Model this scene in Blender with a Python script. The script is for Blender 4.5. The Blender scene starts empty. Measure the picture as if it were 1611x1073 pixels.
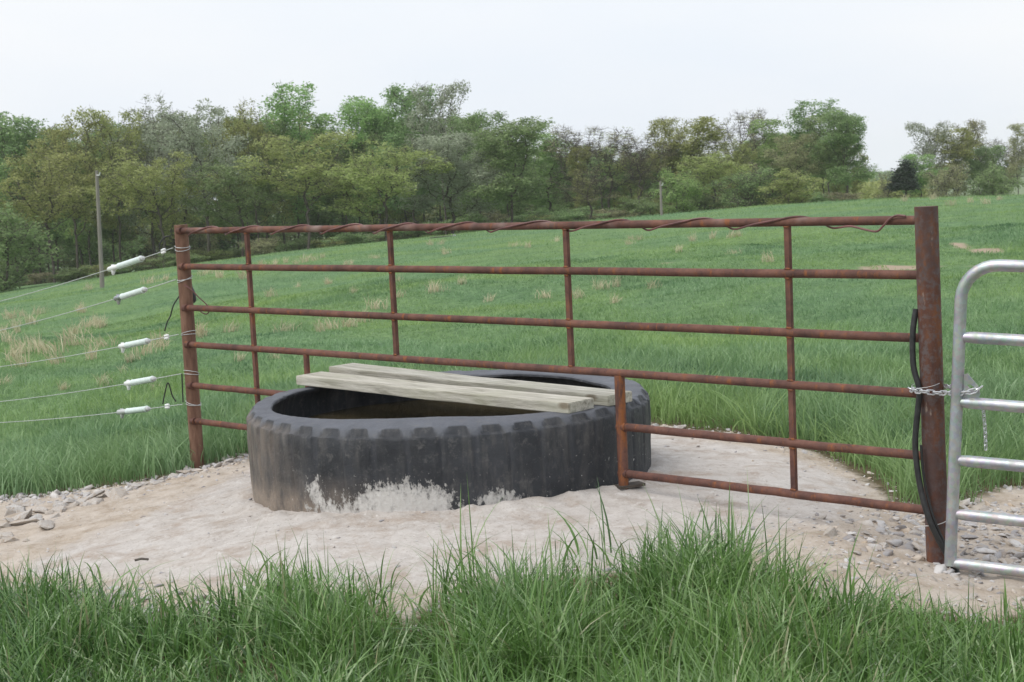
import bpy, bmesh, math, random
import numpy as np
from mathutils import Vector, Matrix, kdtree

# ------------------------------------------------------------------ camera, sky, sun, exposure
scene = bpy.context.scene
COL = scene.collection
PITCH, ROLL, FPX, EYE = 0.1119, 0.0468, 2386.9, 1.77
cf = np.array([0, math.cos(PITCH), -math.sin(PITCH)])
_r0 = np.array([1.0, 0, 0]); _u0 = np.array([0, math.sin(PITCH), math.cos(PITCH)])
cr = math.cos(ROLL) * _r0 - math.sin(ROLL) * _u0
cu = math.sin(ROLL) * _r0 + math.cos(ROLL) * _u0
cam_d = bpy.data.cameras.new("camera"); cam = bpy.data.objects.new("camera", cam_d); COL.objects.link(cam)
cam.matrix_world = Matrix(((cr[0], cu[0], -cf[0], 0), (cr[1], cu[1], -cf[1], 0), (cr[2], cu[2], -cf[2], EYE), (0, 0, 0, 1)))
cam_d.sensor_width = 36.0; cam_d.lens = FPX / 1611 * 36.0
cam_d.clip_start = 0.1; cam_d.clip_end = 5000
cam_d.dof.use_dof = True; cam_d.dof.focus_distance = 7.6; cam_d.dof.aperture_fstop = 10.0
scene.camera = cam

SUN_EL, SUN_ROT = math.radians(56), math.atan2(-0.55, -0.35)
world = bpy.data.worlds.new("World"); scene.world = world; world.use_nodes = True
wn = world.node_tree; wn.nodes.clear()
w_out = wn.nodes.new("ShaderNodeOutputWorld"); w_bg = wn.nodes.new("ShaderNodeBackground")
w_sky = wn.nodes.new("ShaderNodeTexSky"); w_sky.sky_type = 'NISHITA'; w_sky.sun_disc = False
w_sky.sun_elevation = SUN_EL; w_sky.sun_rotation = SUN_ROT; w_sky.dust_density = 4.0; w_sky.air_density = 1.2
w_mix = wn.nodes.new("ShaderNodeMixRGB"); w_mix.inputs[0].default_value = 0.9
w_co = wn.nodes.new("ShaderNodeTexCoord"); w_map = wn.nodes.new("ShaderNodeMapping"); w_map.inputs['Scale'].default_value = (1, 1, 3.5)
w_noi = wn.nodes.new("ShaderNodeTexNoise"); w_noi.inputs['Scale'].default_value = 2.2; w_noi.inputs['Detail'].default_value = 4
w_rmp = wn.nodes.new("ShaderNodeValToRGB")
w_rmp.color_ramp.elements[0].position = 0.35; w_rmp.color_ramp.elements[0].color = (7.0, 7.45, 8.1, 1)
w_rmp.color_ramp.elements[1].position = 0.65; w_rmp.color_ramp.elements[1].color = (7.75, 7.9, 8.15, 1)
L = wn.links.new
L(w_co.outputs['Generated'], w_map.inputs['Vector']); L(w_map.outputs[0], w_noi.inputs['Vector']); L(w_noi.outputs['Fac'], w_rmp.inputs[0])
L(w_sky.outputs[0], w_mix.inputs[1]); L(w_rmp.outputs[0], w_mix.inputs[2]); L(w_mix.outputs[0], w_bg.inputs['Color'])
w_bg.inputs['Strength'].default_value = 0.1
L(w_bg.outputs[0], w_out.inputs['Surface'])

sun_d = bpy.data.lights.new("sun", 'SUN'); sun = bpy.data.objects.new("sun", sun_d); COL.objects.link(sun)
sun_d.energy = 1.5; sun_d.angle = math.radians(40); sun_d.color = (1.0, 0.96, 0.9)
_sd = Vector((math.sin(SUN_ROT) * math.cos(SUN_EL), math.cos(SUN_ROT) * math.cos(SUN_EL), math.sin(SUN_EL)))
sun.rotation_euler = (-_sd).to_track_quat('-Z', 'Y').to_euler(); sun.location = _sd * 50

scene.view_settings.view_transform = 'Standard'; scene.view_settings.look = 'None'
scene.view_settings.exposure = 0.4; scene.view_settings.gamma = 1.0; scene.view_settings.use_curve_mapping = False
scene.render.engine = 'CYCLES'
cy = scene.cycles
cy.use_denoising = True; cy.max_bounces = 9; cy.diffuse_bounces = 4; cy.glossy_bounces = 3; cy.transmission_bounces = 4
cy.transparent_max_bounces = 8; cy.volume_bounces = 2; cy.caustics_reflective = False; cy.caustics_refractive = False
cy.sample_clamp_indirect = 6.0

# ------------------------------------------------------------------ small numeric helpers
rng = np.random.default_rng(11); random.seed(11)

def hash2(ix, iy, seed):
    v = np.sin(ix * 127.1 + iy * 311.7 + seed * 74.7) * 43758.5453
    return v - np.floor(v)

def vnoise(x, y, seed=0):
    x = np.asarray(x, float); y = np.asarray(y, float)
    ix = np.floor(x); iy = np.floor(y); fx = x - ix; fy = y - iy
    fx = fx * fx * (3 - 2 * fx); fy = fy * fy * (3 - 2 * fy)
    a = hash2(ix, iy, seed); b = hash2(ix + 1, iy, seed); c = hash2(ix, iy + 1, seed); d = hash2(ix + 1, iy + 1, seed)
    return (a * (1 - fx) + b * fx) * (1 - fy) + (c * (1 - fx) + d * fx) * fy

def fbm(x, y, seed=0, o=4):
    s = 0; a = 0.5; n = 0
    for k in range(o):
        s = s + a * vnoise(x * 2 ** k + 7.3 * k, y * 2 ** k - 3.1 * k, seed + k); n += a; a *= 0.5
    return s / n

def sstep(a, b, x):
    t = np.clip((np.asarray(x, float) - a) / (b - a), 0, 1); return t * t * (3 - 2 * t)

# ------------------------------------------------------------------ the lie of the land
CREST_PX = np.array([-600, 0, 160, 300, 450, 600, 720, 850, 1040, 1200, 1400, 1611, 2200.])
CREST_PY = np.array([560, 474, 452, 427, 404, 386, 372, 356, 340, 325, 314, 309, 309.])
CREST_D = np.array([90, 85, 80, 80, 82, 85, 88, 88, 88, 84, 78, 72, 72.])
CREST_Z = EYE - (CREST_PY - (268.2 - 0.0468 * (CREST_PX - 805.5))) / FPX * CREST_D

def terrain(x, y):
    x = np.asarray(x, float); y = np.asarray(y, float)
    px = np.clip(805.5 + FPX * x / np.maximum(y, 9.0), -600, 2200)
    dc = np.interp(px, CREST_PX, CREST_D); zc = np.interp(px, CREST_PX, CREST_Z)
    s = (y - 9.0) / (dc - 9.0)
    su = np.clip(s, 0, 1)
    z = zc * (su ** 1.08)
    over = np.maximum(y - dc, 0)
    z = z - np.minimum(0.02 * over + 0.0006 * over * over, 0.05 * over + 0.2)
    z = np.maximum(z, -11 - 0 * z)
    near = 1 - sstep(12, 24, y)
    z = z - 0.09 * np.maximum(0, -x - 1.0) * near * (y > -50) * np.clip(1 - (-x - 6) / 8, 0, 1)
    z = z - (0.07 * np.clip(x - 2.1, 0, 4) + 0.075 * sstep(1.35, 2.0, x)) * near
    z = z + 0.115 * np.exp(-((x - 0.0) ** 2 + (y - 7.7) ** 2) / (2 * 1.25 ** 2))
    mid = sstep(12, 18, y) * (1 - sstep(50, 75, y))
    z = z + mid * ((fbm(x / 8, y / 7, 3, 3) - 0.5) * 0.8 + (fbm(x / 2.2, y / 1.6, 9, 3) - 0.5) * 0.22)
    bank = np.exp(-((y - 26 - 0.15 * x) / 2.2) ** 2) * sstep(-3, 0, x)
    z = z - 0.14 * bank
    return z

def rays(px, py):
    d = cf + (px - 805.5) / FPX * cr - (py - 536.5) / FPX * cu
    return d / d[1]

def on_ground(px, py, far=110.0):
    """the point of the land that lies along one line of sight"""
    d = rays(px, py); ys = np.concatenate([np.arange(4, 20, 0.02), np.arange(20, far, 0.1)])
    z = EYE + d[2] * ys - terrain(d[0] * ys, ys)
    k = np.where(z < 0)[0]
    y = ys[k[0]] if len(k) else far * 0.8
    return np.array([d[0] * y, y, float(terrain(d[0] * y, y))])

def at_depth(px, py, y):
    d = rays(px, py); return np.array([d[0] * y, y, EYE + d[2] * y])

def at_z(px, py, z):
    d = rays(px, py); y = (z - EYE) / d[2]; return np.array([d[0] * y, y, z])

def poly_sd(P, x, y):
    """signed distance to a polygon, positive inside"""
    x = np.asarray(x, float); y = np.asarray(y, float)
    d = np.full(x.shape, 1e9); ins = np.zeros(x.shape, bool); n = len(P)
    for i in range(n):
        ax, ay = P[i]; bx, by = P[(i + 1) % n]
        ex, ey = bx - ax, by - ay
        t = np.clip(((x - ax) * ex + (y - ay) * ey) / (ex * ex + ey * ey + 1e-12), 0, 1)
        d = np.minimum(d, np.hypot(x - ax - ex * t, y - ay - ey * t))
        c = ((ay > y) != (by > y)) & (x < ex * (y - ay) / (ey if abs(ey) > 1e-9 else 1e-9) + ax)
        ins ^= c
    return np.where(ins, d, -d)

# bare earth round the tyre (grass grows outside it), and the pale pad within
BARE_PX = [(-500, 800), (-200, 795), (0, 786), (60, 782), (130, 772), (200, 762), (280, 748), (330, 736), (388, 716), (600, 655), (850, 645), (1015, 664),
           (1100, 676), (1200, 692), (1290, 712), (1350, 742), (1395, 772), (1420, 800), (1500, 806), (1530, 782), (1570, 768), (1640, 758), (2000, 770), (2300, 800),
           (2300, 1000), (1720, 975), (1611, 975), (1540, 985), (1480, 970), (1380, 972), (1290, 952), (1200, 932), (1120, 906), (1000, 905),
           (900, 915), (760, 925), (690, 955), (640, 992), (560, 955), (480, 936), (400, 955), (300, 972), (150, 960), (0, 950), (-400, 935)]
BARE = [tuple((on_ground(a, b) if -300 < a < 1900 else at_z(a, b, 0.0))[:2]) for a, b in BARE_PX]
PAD_PX = [(20, 905), (120, 850), (260, 800), (388, 742), (600, 675), (900, 660), (1080, 690), (1240, 718), (1360, 765), (1330, 815), (1230, 838),
          (1130, 880), (950, 905), (760, 915), (600, 935), (420, 920), (230, 915)]
PAD = [tuple(on_ground(a, b)[:2]) for a, b in PAD_PX]

# ------------------------------------------------------------------ object helpers
def tag(o, label=None, cat=None, group=None, kind=None):
    if label: o['label'] = label
    if cat: o['category'] = cat
    if group: o['group'] = group
    if kind: o['kind'] = kind
    return o

def thing(name, loc, label, cat, group=None):
    o = bpy.data.objects.new(name, None); COL.objects.link(o); o.location = loc; o.empty_display_size = 0.2
    return tag(o, label, cat, group)

def mesh_np(name, V, F, smooth=True, attrs=None, uv=None):
    """V (n,3); F (m,k) all faces of one size, or a list of such arrays"""
    Fs = F if isinstance(F, list) else [F]
    me = bpy.data.meshes.new(name)
    V = np.ascontiguousarray(V, dtype=np.float32)
    me.vertices.add(len(V)); me.vertices.foreach_set('co', V.ravel())
    lv = np.concatenate([f.ravel() for f in Fs]).astype(np.int32)
    tot = np.concatenate([np.full(len(f), f.shape[1]) for f in Fs]).astype(np.int32)
    st = np.concatenate([[0], np.cumsum(tot)[:-1]]).astype(np.int32)
    me.loops.add(len(lv)); me.loops.foreach_set('vertex_index', lv)
    me.polygons.add(len(tot)); me.polygons.foreach_set('loop_start', st); me.polygons.foreach_set('loop_total', tot)
    if smooth: me.polygons.foreach_set('use_smooth', np.ones(len(tot), bool))
    if uv is not None:
        l = me.uv_layers.new(name='UVMap'); l.data.foreach_set('uv', np.ascontiguousarray(uv[lv], np.float32).ravel())
    for k, a in (attrs or {}).items():
        at = me.attributes.new(k, 'FLOAT', 'POINT'); at.data.foreach_set('value', np.ascontiguousarray(a, np.float32))
    me.update(calc_edges=True)
    return me

def put(name, me, m, parent=None):
    o = bpy.data.objects.new(name, me); COL.objects.link(o)
    if m is not None:
        me.materials.clear(); me.materials.append(m)
    if parent is not None: o.parent = parent
    return o

class MB:
    """collects shapes into one mesh"""
    def __init__(s): s.v = []; s.f = []; s.n = 0
    def add(s, V, F):
        s.v.append(np.asarray(V, float)); s.f += [tuple(i + s.n for i in f) for f in F]; s.n += len(V)
    def tube(s, P, r, seg=12, caps=True):
        P = np.asarray(P, float); n = len(P); r = np.broadcast_to(np.asarray(r, float), (n,))
        T = np.gradient(P, axis=0); T /= np.linalg.norm(T, axis=1)[:, None] + 1e-12
        ref = np.array([0, 0, 1.0]) if abs(T[0][2]) < 0.9 else np.array([1.0, 0, 0])
        nrm = np.cross(T[0], ref); nrm /= np.linalg.norm(nrm); V = []
        for i in range(n):
            nrm = nrm - T[i] * (nrm @ T[i]); nrm /= np.linalg.norm(nrm); b = np.cross(T[i], nrm)
            a = np.arange(seg) * 2 * math.pi / seg
            V.append(P[i] + r[i] * (np.cos(a)[:, None] * nrm + np.sin(a)[:, None] * b))
        F = [(i * seg + j, i * seg + (j + 1) % seg, (i + 1) * seg + (j + 1) % seg, (i + 1) * seg + j) for i in range(n - 1) for j in range(seg)]
        if caps: F += [tuple(range(seg - 1, -1, -1)), tuple((n - 1) * seg + j for j in range(seg))]
        s.add(np.concatenate(V), F); return s
    def box(s, lo, hi, M=None):
        c = np.array([[x, y, z] for x in (lo[0], hi[0]) for y in (lo[1], hi[1]) for z in (lo[2], hi[2])], float)
        if M is not None: c = c @ np.asarray(M)[:3, :3].T + np.asarray(M)[:3, 3]
        s.add(c, [(0, 1, 3, 2), (4, 6, 7, 5), (0, 4, 5, 1), (2, 3, 7, 6), (0, 2, 6, 4), (1, 5, 7, 3)]); return s
    def prism(s, pts, d):
        """polygon pts (3-D, planar) pushed along d"""
        p = np.asarray(pts, float); n = len(p); q = p + np.asarray(d, float)
        F = [tuple(range(n)), tuple(range(2 * n - 1, n - 1, -1))] + [(i, n + i, n + (i + 1) % n, (i + 1) % n) for i in range(n)]
        s.add(np.concatenate([p, q]), F); return s
    def build(s, name, m, parent=None, smooth=True, origin=None):
        V = np.concatenate(s.v)
        if parent is not None:
            q = parent
            while q is not None: V = V - np.array(q.location); q = q.parent
        elif origin is not None: V = V - np.asarray(origin)
        me = bpy.data.meshes.new(name); me.from_pydata(V.tolist(), [], s.f)
        bm = bmesh.new(); bm.from_mesh(me); bmesh.ops.recalc_face_normals(bm, faces=bm.faces); bm.to_mesh(me); bm.free()
        if smooth:
            me.polygons.foreach_set('use_smooth', np.ones(len(me.polygons), bool))
            me.set_sharp_from_angle(angle=math.radians(40))
        o = put(name, me, m, parent)
        if origin is not None and parent is None: o.location = origin
        return o

def smooth_path(P, n=8):
    P = np.asarray(P, float); Q = np.concatenate([[2 * P[0] - P[1]], P, [2 * P[-1] - P[-2]]]); out = []
    for i in range(1, len(Q) - 2):
        p0, p1, p2, p3 = Q[i - 1], Q[i], Q[i + 1], Q[i + 2]
        for t in np.linspace(0, 1, n, endpoint=False):
            out.append(0.5 * (2 * p1 + (p2 - p0) * t + (2 * p0 - 5 * p1 + 4 * p2 - p3) * t * t + (3 * p1 - p0 - 3 * p2 + p3) * t ** 3))
    out.append(P[-1]); return np.array(out)

# ------------------------------------------------------------------ material helpers
class MT:
    def __init__(s, name):
        s.m = bpy.data.materials.new(name); s.m.use_nodes = True; s.t = s.m.node_tree
        s.b = s.t.nodes['Principled BSDF']; s.o = s.t.nodes['Material Output']
    def n(s, typ, **kw):
        nd = s.t.nodes.new('ShaderNode' + typ)
        for k, v in kw.items():
            if k.startswith('_'): setattr(nd, k[1:], v)
            else:
                sock = nd.inputs[int(k[1:])] if k[0] == 'i' and k[1:].isdigit() else nd.inputs[k.replace('__', ' ')]
                if hasattr(v, 'is_output'): s.t.links.new(v, sock)
                else: sock.default_value = v
        return nd
    def link(s, a, b): s.t.links.new(a, b)
    def coords(s, which='Object', scale=(1, 1, 1)):
        c = s.n('TexCoord'); return s.n('Mapping', Vector=c.outputs[which], Scale=scale).outputs[0]
    def noise(s, vec, scale, detail=4, rough=0.55, dist=0.0):
        return s.n('TexNoise', Vector=vec, Scale=scale, Detail=detail, Roughness=rough, Distortion=dist).outputs['Fac']
    def ramp(s, fac, stops):
        nd = s.n('ValToRGB', i0=fac); e = nd.color_ramp.elements
        while len(e) < len(stops): e.new(0.5)
        for k, (p, c) in enumerate(stops):
            e[k].position = p; e[k].color = (c, c, c, 1) if isinstance(c, (int, float)) else (*c, 1)
        return nd.outputs[0]
    def mix(s, fac, a, b, mode='MIX'):
        def c(v): return v if hasattr(v, 'is_output') else ((v, v, v, 1) if isinstance(v, (int, float)) else (*v, 1))
        return s.n('MixRGB', _blend_type=mode, i0=fac, i1=c(a), i2=c(b)).outputs[0]
    def math(s, op, a, b=0.0, clamp=False): return s.n('Math', _operation=op, _use_clamp=clamp, i0=a, i1=b).outputs[0]
    def attr(s, name): return s.n('Attribute', _attribute_name=name).outputs['Fac']
    def bump(s, h, strength=0.3, dist=0.01):
        s.link(s.n('Bump', Strength=strength, Distance=dist, Height=h).outputs[0], s.b.inputs['Normal'])
    def set(s, **kw):
        for k, v in kw.items():
            sock = s.b.inputs[k.replace('__', ' ')]
            if hasattr(v, 'is_output'): s.link(v, sock)
            else: sock.default_value = v
        return s.m
    def leafy(s, col, trans, gloss=0.35, tcol=None):
        """mix the surface with light passing through the thin blade"""
        tr = s.n('BsdfTranslucent', Color=tcol if tcol is not None else col)
        ms = s.n('MixShader', i0=trans, i1=s.b.outputs[0], i2=tr.outputs[0])
        s.link(ms.outputs[0], s.o.inputs['Surface'])
        return s.set(Base__Color=col, Roughness=gloss)

def rust(name, base=0, orange=0.55, pale=0.0, scale=9):
    M = MT(name); v = M.coords('Object'); vs = M.coords('Object', (1, 1, .25))
    n1 = M.noise(v, scale, 6, .65); n2 = M.noise(vs, scale * 3.2, 5, .7); n3 = M.noise(v, scale * .45, 3)
    c = M.ramp(n1, [(.28, (.058, .030, .026)), (.5, (.125, .058, .045)), (.68, (.19, .088, .062))])
    c = M.mix(M.ramp(n2, [(orange, 0), (orange + .14, 1)]), c, (.25, .092, .034))
    c = M.mix(M.ramp(M.noise(v, scale * 5, 4, .7), [(.58, 0), (.75, .6)]), c, (.045, .022, .02))
    if pale:
        c = M.mix(M.ramp(n3, [(.62 - pale * .1, 0), (.70, .7)]), c, (.27, .20, .18))
    M.bump(M.noise(v, 90, 5, .7), .35, .004)
    return M.set(Base__Color=c, Roughness=M.ramp(n2, [(.3, .62), (.7, .85)]), Metallic=0.0, **{'Specular IOR Level': .35})

MAT = {}
MAT['rust'] = rust('rusty_pipe')
MAT['rust_ground'] = rust('rusty_ground_post', orange=.47)
MAT['weld'] = rust('rusty_weld', orange=.40, scale=20)
MAT['rust_top'] = rust('rusty_pipe_top', pale=1.0)
M = MT('rusty_post'); v = M.coords('Object'); vs = M.coords('Object', (1, 1, .3))
n1 = M.noise(vs, 14, 6, .7); n2 = M.noise(v, 38, 5, .7)
c = M.ramp(n1, [(.3, (.06, .032, .03)), (.5, (.125, .052, .034)), (.66, (.21, .082, .036))])
c = M.mix(M.ramp(n2, [(.45, 0), (.60, .9)]), c, (.125, .10, .10))
c = M.mix(M.ramp(M.noise(vs, 5, 5, .7), [(.46, 0), (.6, .8)]), c, (.075, .045, .042))
c = M.mix(M.ramp(M.noise(vs, 30, 4, .6), [(.66, 0), (.74, .8)]), c, (.33, .26, .22))
M.bump(M.noise(v, 70, 5, .7), .4, .005)
MAT['rust_post'] = M.set(Base__Color=c, Roughness=.78, **{'Specular IOR Level': .35})
M = MT('rust_brown_post'); v = M.coords('Object', (1, 1, .2)); n1 = M.noise(v, 22, 6, .65)
c = M.ramp(n1, [(.3, (.085, .047, .034)), (.5, (.165, .090, .062)), (.7, (.25, .15, .105))])
M.bump(M.noise(v, 60, 4, .6), .35, .004)
MAT['rust_left'] = M.set(Base__Color=c, Roughness=.8, **{'Specular IOR Level': .3})

M = MT('galvanised_steel'); v = M.coords('Object')
vo = M.n('TexVoronoi', Vector=v, Scale=55.0)
n1 = M.noise(v, 9, 4, .6)
c = M.mix(M.ramp(n1, [(.35, 0), (.7, 1)]), (.40, .41, .43), (.58, .59, .61))
c = M.mix(.18, c, vo.outputs['Color'], 'SOFT_LIGHT')
MAT['galv'] = M.set(Base__Color=c, Metallic=.88, Roughness=M.ramp(M.noise(v, 25, 4), [(.3, .44), (.7, .62)]))
M = MT('zinc_wire'); MAT['wire'] = M.set(Base__Color=(.56, .57, .57, 1), Metallic=.4, Roughness=.5)
M = MT('bright_chain'); MAT['chain'] = M.set(Base__Color=(.68, .69, .71, 1), Metallic=.9, Roughness=.32)
M = MT('black_poly_hose'); v = M.coords('Object'); c = M.ramp(M.noise(v, 30, 4), [(.35, (.012, .012, .013)), (.7, (.035, .035, .036))])
MAT['hose'] = M.set(Base__Color=c, Roughness=.48)
M = MT('black_cable'); MAT['cable'] = M.set(Base__Color=(.015, .015, .016, 1), Roughness=.5)
M = MT('red_brown_cable'); v = M.coords('Object'); c = M.ramp(M.noise(v, 12, 3), [(.35, (.10, .042, .04)), (.65, (.20, .085, .078))])
MAT['redcable'] = M.set(Base__Color=c, Roughness=.45)
M = MT('mint_white_plastic'); v = M.coords('Object'); c = M.ramp(M.noise(v, 40, 3), [(.3, (.60, .70, .68)), (.7, (.72, .80, .78))])
MAT['insul'] = M.set(Base__Color=c, Roughness=.38)
M = MT('white_porcelain'); MAT['white'] = M.set(Base__Color=(.78, .79, .79, 1), Roughness=.3)

# rubber of the tyre: u runs round the tread in metres, v is height
M = MT('worn_tyre_rubber'); uv = M.n('TexCoord').outputs['UV']; v = M.coords('Object')
st = M.n('Mapping', Vector=uv, Scale=(1, .22, 1)).outputs[0]; st2 = M.n('Mapping', Vector=uv, Scale=(1, .5, 1)).outputs[0]
n1 = M.noise(st, 16, 6, .65); n2 = M.noise(v, 5, 5, .6); n3 = M.noise(v, 46, 4, .6)
c = M.ramp(n2, [(.3, (.017, .019, .024)), (.55, (.034, .037, .044)), (.75, (.062, .065, .073))])
c = M.mix(M.math('MULTIPLY', M.ramp(n1, [(.48, 0), (.72, 1)]), M.ramp(n2, [(.35, .15), (.65, .85)])), c, (.12, .115, .11))
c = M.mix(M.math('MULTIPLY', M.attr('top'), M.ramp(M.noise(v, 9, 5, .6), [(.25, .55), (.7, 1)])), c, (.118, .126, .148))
c = M.mix(M.math('MULTIPLY', M.attr('soil'), M.ramp(M.noise(st2, 12, 6, .65), [(.3, .15), (.62, 1)])), c, (.27, .22, .18))
ln = M.math('ADD', M.attr('lime'), M.math('MULTIPLY', M.math('SUBTRACT', M.noise(st2, 24, 8, .8), .5), 2.3))
ln = M.math('ADD', ln, M.math('MULTIPLY', M.math('SUBTRACT', n3, .5), .5))
lm = M.ramp(ln, [(.50, 0), (.57, .75), (.75, 1)])
c = M.mix(M.math('MULTIPLY', lm, .92), c, M.mix(M.noise(v, 60, 4), (.50, .47, .44), (.74, .735, .72)))
sp = M.ramp(M.noise(M.n('Mapping', Vector=uv, Scale=(1, .6, 1)).outputs[0], 62, 3, .5), [(.685, 0), (.715, 1)])
c = M.mix(M.math('MULTIPLY', sp, M.attr('fleck')), c, (.55, .54, .52))
c = M.mix(M.ramp(M.noise(v, 24, 7, .75), [(.54, 0), (.68, .5)]), c, (.15, .145, .14))
M.bump(M.math('ADD', M.noise(v, 60, 5, .7), M.math('MULTIPLY', lm, 1.6)), .6, .009)
MAT['tyre'] = M.set(Base__Color=c, Roughness=M.ramp(n2, [(.3, .5), (.7, .75)]), **{'Specular IOR Level': .4})

M = MT('treated_timber'); v = M.coords('Object', (1.2, 14, 14)); w = M.coords('Object', (1, 1, 1))
n1 = M.noise(v, 3.2, 6, .62, .6); n2 = M.noise(w, 3.0, 4, .6)
c = M.ramp(n1, [(.30, (.25, .235, .195)), (.48, (.46, .44, .38)), (.70, (.64, .62, .555))])
c = M.mix(M.ramp(n2, [(.45, 0), (.75, .5)]), c, (.36, .36, .26))
kn = M.n('TexVoronoi', Vector=M.coords('Object', (1.6, 5, 3)), Scale=1.9).outputs['Distance']
c = M.mix(M.ramp(kn, [(.07, .75), (.16, 0)]), c, (.16, .12, .075))
c = M.mix(M.ramp(M.noise(M.coords('Object', (.6, 30, 30)), 3, 4, .6), [(.62, 0), (.7, .55)]), c, (.18, .15, .10))
M.bump(M.math('ADD', n1, M.noise(w, 120, 4)), .5, .006)
MAT['timber'] = M.set(Base__Color=c, Roughness=.85, **{'Specular IOR Level': .25})

M = MT('muddy_water'); v = M.coords('Object')
M.bump(M.noise(v, 5, 2), .05, .01)
MAT['water'] = M.set(Base__Color=M.mix(M.noise(v, 2, 3), (.030, .026, .014), (.07, .055, .03)), Roughness=.06, IOR=1.33)

M = MT('limestone'); v = M.coords('Object'); oi = M.n('ObjectInfo').outputs['Random']
c = M.ramp(M.noise(v, 14, 6, .65), [(.3, (.36, .35, .345)), (.55, (.53, .515, .50)), (.75, (.66, .645, .62))])
c = M.mix(M.math('MULTIPLY', oi, .6), c, (.42, .345, .27)); c = M.mix(M.ramp(M.noise(v, 6, 4), [(.5, 0), (.7, .7)]), c, (.36, .27, .19))
M.bump(M.noise(v, 40, 6, .7), .5, .01)
MAT['rock'] = M.set(Base__Color=c, Roughness=.9, **{'Specular IOR Level': .2})
M = MT('gravel_stone'); v = M.coords('Object'); r = M.attr('rnd')
c = M.ramp(r, [(0, (.28, .27, .28)), (.45, (.44, .43, .435)), (.8, (.58, .565, .555)), (1, (.50, .41, .32))])
c = M.mix(M.ramp(M.noise(v, 22, 4), [(.45, 0), (.7, .6)]), c, (.36, .28, .2))
M.bump(M.noise(v, 60, 5, .7), .4, .006)
MAT['gravel'] = M.set(Base__Color=c, Roughness=.9, **{'Specular IOR Level': .2})

# bare ground: pale limestone pad, tan dirt, dark soil among the grass
M = MT('pad_and_dirt'); v = M.coords('Object'); vs = M.coords('Object', (.55, 1.6, 1))
nA = M.noise(v, 1.6, 7, .62); nB = M.noise(v, 9, 7, .7); nC = M.noise(v, 3.4, 8, .72, .3); nD = M.noise(v, 60, 5, .7)
pad = M.ramp(nB, [(.25, (.41, .375, .345)), (.5, (.50, .465, .435)), (.72, (.57, .54, .51))])
pad = M.mix(M.ramp(nC, [(.50, 0), (.64, .85)]), pad, (.36, .295, .245))
pad = M.mix(M.ramp(M.noise(v, 5.5, 9, .8), [(.54, 0), (.62, .6)]), pad, (.33, .28, .24))
pad = M.mix(M.ramp(M.noise(v, 7.5, 8, .75, 1.0), [(.58, 0), (.66, .7)]), pad, (.64, .62, .60))
pad = M.mix(M.ramp(nA, [(.55, 0), (.75, .45)]), pad, (.46, .40, .34))
dirt = M.ramp(nB, [(.25, (.27, .215, .165)), (.5, (.40, .335, .27)), (.75, (.54, .475, .41))])
dirt = M.mix(M.ramp(nC, [(.42, 0), (.62, .85)]), dirt, (.53, .475, .42))
soil = M.ramp(nB, [(.3, (.075, .065, .035)), (.7, (.16, .13, .075))])
pw = M.ramp(M.math('ADD', M.attr('pad'), M.math('MULTIPLY', M.math('SUBTRACT', nC, .5), .9)), [(.38, 0), (.62, 1)])
gw = M.ramp(M.math('ADD', M.attr('bare'), M.math('MULTIPLY', M.math('SUBTRACT', nB, .5), .7)), [(.3, 0), (.6, 1)])
c = M.mix(pw, dirt, pad); c = M.mix(gw, soil, c)
c = M.mix(M.ramp(nD, [(.58, 0), (.68, .7)]), c, (.22, .18, .145))
vc = M.n('TexVoronoi', Vector=v, Scale=38.0); c = M.mix(M.math('MULTIPLY', M.ramp(vc.outputs['Distance'], [(.18, 1), (.34, 0)]), M.ramp(M.noise(v, 2.6, 4), [(.42, 0), (.62, .75)])), c, M.mix(vc.outputs['Color'], (.36, .32, .28), (.66, .63, .60)))
M.bump(M.math('ADD', M.math('MULTIPLY', nB, 1.2), M.math('MULTIPLY', nD, .5)), .55, .02)
MAT['pad'] = M.set(Base__Color=c, Roughness=.95, **{'Specular IOR Level': .15})

M = MT('field_turf'); v = M.coords('Object')
nA = M.noise(v, .16, 5, .6); nB = M.noise(v, 1.4, 6, .65); nC = M.noise(v, 9, 5, .7)
c = M.ramp(nB, [(.3, (.105, .19, .090)), (.55, (.16, .265, .125)), (.75, (.215, .325, .155))])
c = M.mix(M.ramp(nA, [(.4, 0), (.65, .6)]), c, (.21, .31, .10))
c = M.mix(M.ramp(nC, [(.35, .55), (.6, 0)]), c, (.06, .11, .06))
c = M.mix(M.ramp(M.math('ADD', M.attr('bare'), M.math('MULTIPLY', M.math('SUBTRACT', nB, .5), .6)), [(.4, 0), (.6, 1)]), c, (.40, .32, .24))
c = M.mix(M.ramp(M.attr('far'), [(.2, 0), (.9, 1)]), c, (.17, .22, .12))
M.bump(M.math('ADD', nC, nB), .8, .08)
MAT['turf'] = M.set(Base__Color=c, Roughness=.95, **{'Specular IOR Level': .1})

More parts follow.
